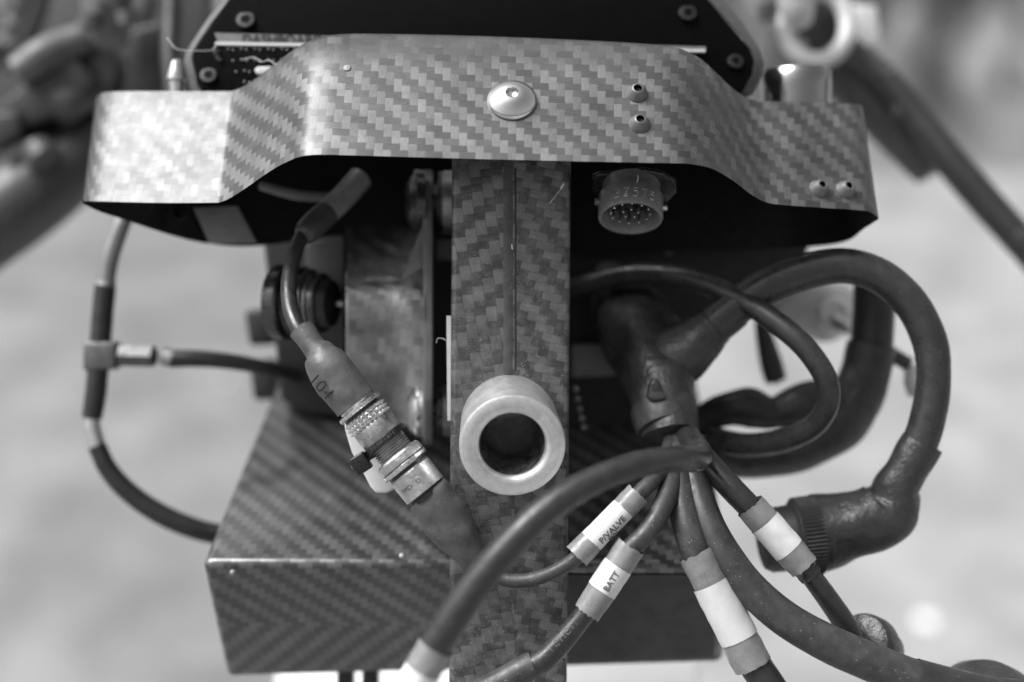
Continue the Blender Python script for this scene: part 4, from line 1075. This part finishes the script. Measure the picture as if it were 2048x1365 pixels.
obj('clamp', prism([(-20, 226), (34, 222), (44, 268), (-20, 300)], 840, 900, 10), 'bar_black', lb)
lk = thing('left_adjuster', 'blurred pale adjuster cluster with rounded lugs left of the dash housing', 'adjuster', P(215, 70, 820))
obj('adjuster_body', tube([(215, -30, 800, 52), (216, 20, 800, 50), (222, 66, 800, 42), (232, 92, 800, 30)], n=30), 'part_grey', lk)
for x, y, r in ((178, 46, 22), (196, 20, 18), (252, 40, 20)):
    obj('lug', tube([(x, y - 14, 745, r), (x + 2, y + 10, 745, r * .9)], n=18, per=4), 'part_grey', lk)
obj('lug', tube([(288, -20, 780, 26), (292, 20, 780, 24), (296, 44, 780, 14)], n=18, per=4), 'part_grey', lk)
vh = obj('vertical_hose', tube([(346, -40, 760, 20), (344, 40, 740, 20), (342, 110, 720, 20), (350, 200, 700, 20)], n=18), 'bar_black')
tag(vh, 'dark upright hose beside the left edge of the dash housing', 'hose')
st = obj('left_stay', prism([(260, 60), (330, 40), (336, 200), (240, 200)], 900, 1000, 10), 'rubber_black')
tag(st, 'dark blurred stay between the left handlebar and the upright hose', 'stay')
ln_ = thing('left_lines', 'dark blurred brake lines in the top left corner of the frame', 'hose', P(30, 60, 1300))
for x0, x1 in ((70, 20), (38, -30)):
    obj('line', tube([(x0 + 20, -40, 1300, 18), (x0, 40, 1300, 18), (x1, 140, 1300, 18)], n=14), 'bar_black', ln_)
for x, y in ((24, 40), (14, 78), (6, 10)):
    obj('fitting', tube([(x - 4, y - 10, 1200, 15), (x + 4, y + 10, 1200, 15)], n=14, per=3), 'metal_soft', ln_)
tk_ = obj('left_backing', prism([(-200, -120), (420, -120), (420, 190), (180, 300), (-60, 430), (-240, 540)], 1500, 1600, 20), 'bar_grey')
tag(tk_, 'dark grey blurred bodywork behind the left handlebar', 'bodywork')

# right side
rr_ = thing('ring_clamp', 'blurred pale metal ring clamp with a bolt right of the dash housing', 'clamp', P(1625, 110, 800))
ringp = []
for k in range(33):
    a = 2 * math.pi * k / 32; ringp.append((1634 + 62 * math.cos(a), 52 + 70 * math.sin(a), 1080 - 20 * math.sin(a), 18))
obj('ring', sweep_world([(P(a, b, c), L(r, c)) for a, b, c, r in ringp], n=18, cap=None), 'part_pale', rr_)
obj('ring_floor', prism([(1590, 0), (1680, 0), (1692, 60), (1660, 112), (1606, 112), (1580, 60)], 860, 900, 10), 'bar_black', rr_)
obj('bolt_head', tube([(1590, -20, 730, 36), (1594, 20, 740, 34), (1600, 44, 760, 26)], n=24, per=5), 'part_pale', rr_)
obj('bolt_head', tube([(1592, 84, 800, 18), (1600, 100, 800, 18)], n=18, per=4), 'metal_soft', rr_)
obj('side_lug', tube([(1530, 10, 760, 18), (1532, 40, 760, 16)], n=16, per=4), 'bar_grey', rr_)
obj('pinch_block', prism([(1708, 6), (1756, 10), (1764, 96), (1716, 100)], 900, 1000, 12), 'part_pale', rr_)
rb = thing('right_handlebar', 'long blurred dark handlebar running down to the right edge', 'handlebar', P(1850, 300, 900))
obj('bar', tube([(1660, 130, 980, 44), (1740, 210, 960, 46), (1810, 280, 945, 46), (1868, 336, 930, 44)], n=26), 'bar_grey', rb)
obj('end_lobe', tube([(1800, 270, 940, 40), (1846, 318, 935, 44), (1870, 336, 930, 34)], n=24), 'bar_grey', rb)
rt = thing('right_brake_line', 'thin black blurred rod with pale joints crossing in front of the right handlebar', 'hose', P(1900, 330, 860))
obj('line', tube([(1690, 84, 880, 20), (1730, 118, 880, 22), (1770, 150, 870, 24)], n=18), 'bar_grey', rt)
obj('joint', tube([(1756, 138, 872, 21), (1772, 156, 868, 20)], n=18, per=4), 'part_pale', rt)
obj('line', tube([(1770, 156, 868, 25), (1830, 230, 850, 28), (1890, 310, 830, 32), (1960, 392, 810, 33), (2030, 470, 790, 32), (2110, 560, 770, 32)], n=22), 'bar_black', rt)
obj('clip', tube([(1790, 220, 850, 14), (1806, 226, 850, 15)], n=14, per=3), 'bar_grey', rt)
obj('joint', tube([(2034, 466, 770, 20), (2046, 482, 770, 20)], n=14, per=3), 'bar_grey', rt)
FAR = 0.8
ft = thing('fork_cap', 'blurred pale fork cap with a central stud seen through the cable loop', 'fork cap', P(1640, 680, 780))
obj('cap_cone', prism([(1530, 600), (1600, 570), (1700, 560), (1730, 610), (1716, 660), (1660, 690), (1560, 650)], 960, 1150, 30), 'part_pale', ft)
A = P(1668, 634, 744); ax = V(.15, .25, -1).normalized()
obj('cap_ring', lathe(A, ax, [(0, L(50)), (L(14), L(50)), (L(24), L(42)), (L(24), L(30)), (L(14), L(24)), (L(14), 0)], n=36), 'label_white', ft)
obj('stud', tube([(1664, 640, 915, 16), (1690, 652, 880, 15), (1704, 662, 860, 14)], n=18, per=5), 'aluminium_dull', ft)
lv = obj('tapered_lever', tube([(1520, 640, 860, 12), (1530, 680, 860, 18), (1543, 730, 860, 23), (1552, 762, 860, 22)], n=20), 'bar_grey')
tag(lv, 'short tapered grey lever hanging in the gap inside the cable loops', 'lever')
sd_ = thing('stud_bolt', 'blurred slanting stud with a pale ball end between the two right cables', 'bolt', P(1830, 790, 700))
obj('stud', tube([(1740, 672, 720, 16), (1780, 706, 710, 15), (1818, 730, 700, 15)], n=18), 'bar_grey', sd_)
obj('ball_end', tube([(1826, 736, 690, 18), (1834, 764, 690, 26), (1838, 790, 690, 22)], n=22, per=5), 'part_pale', sd_)
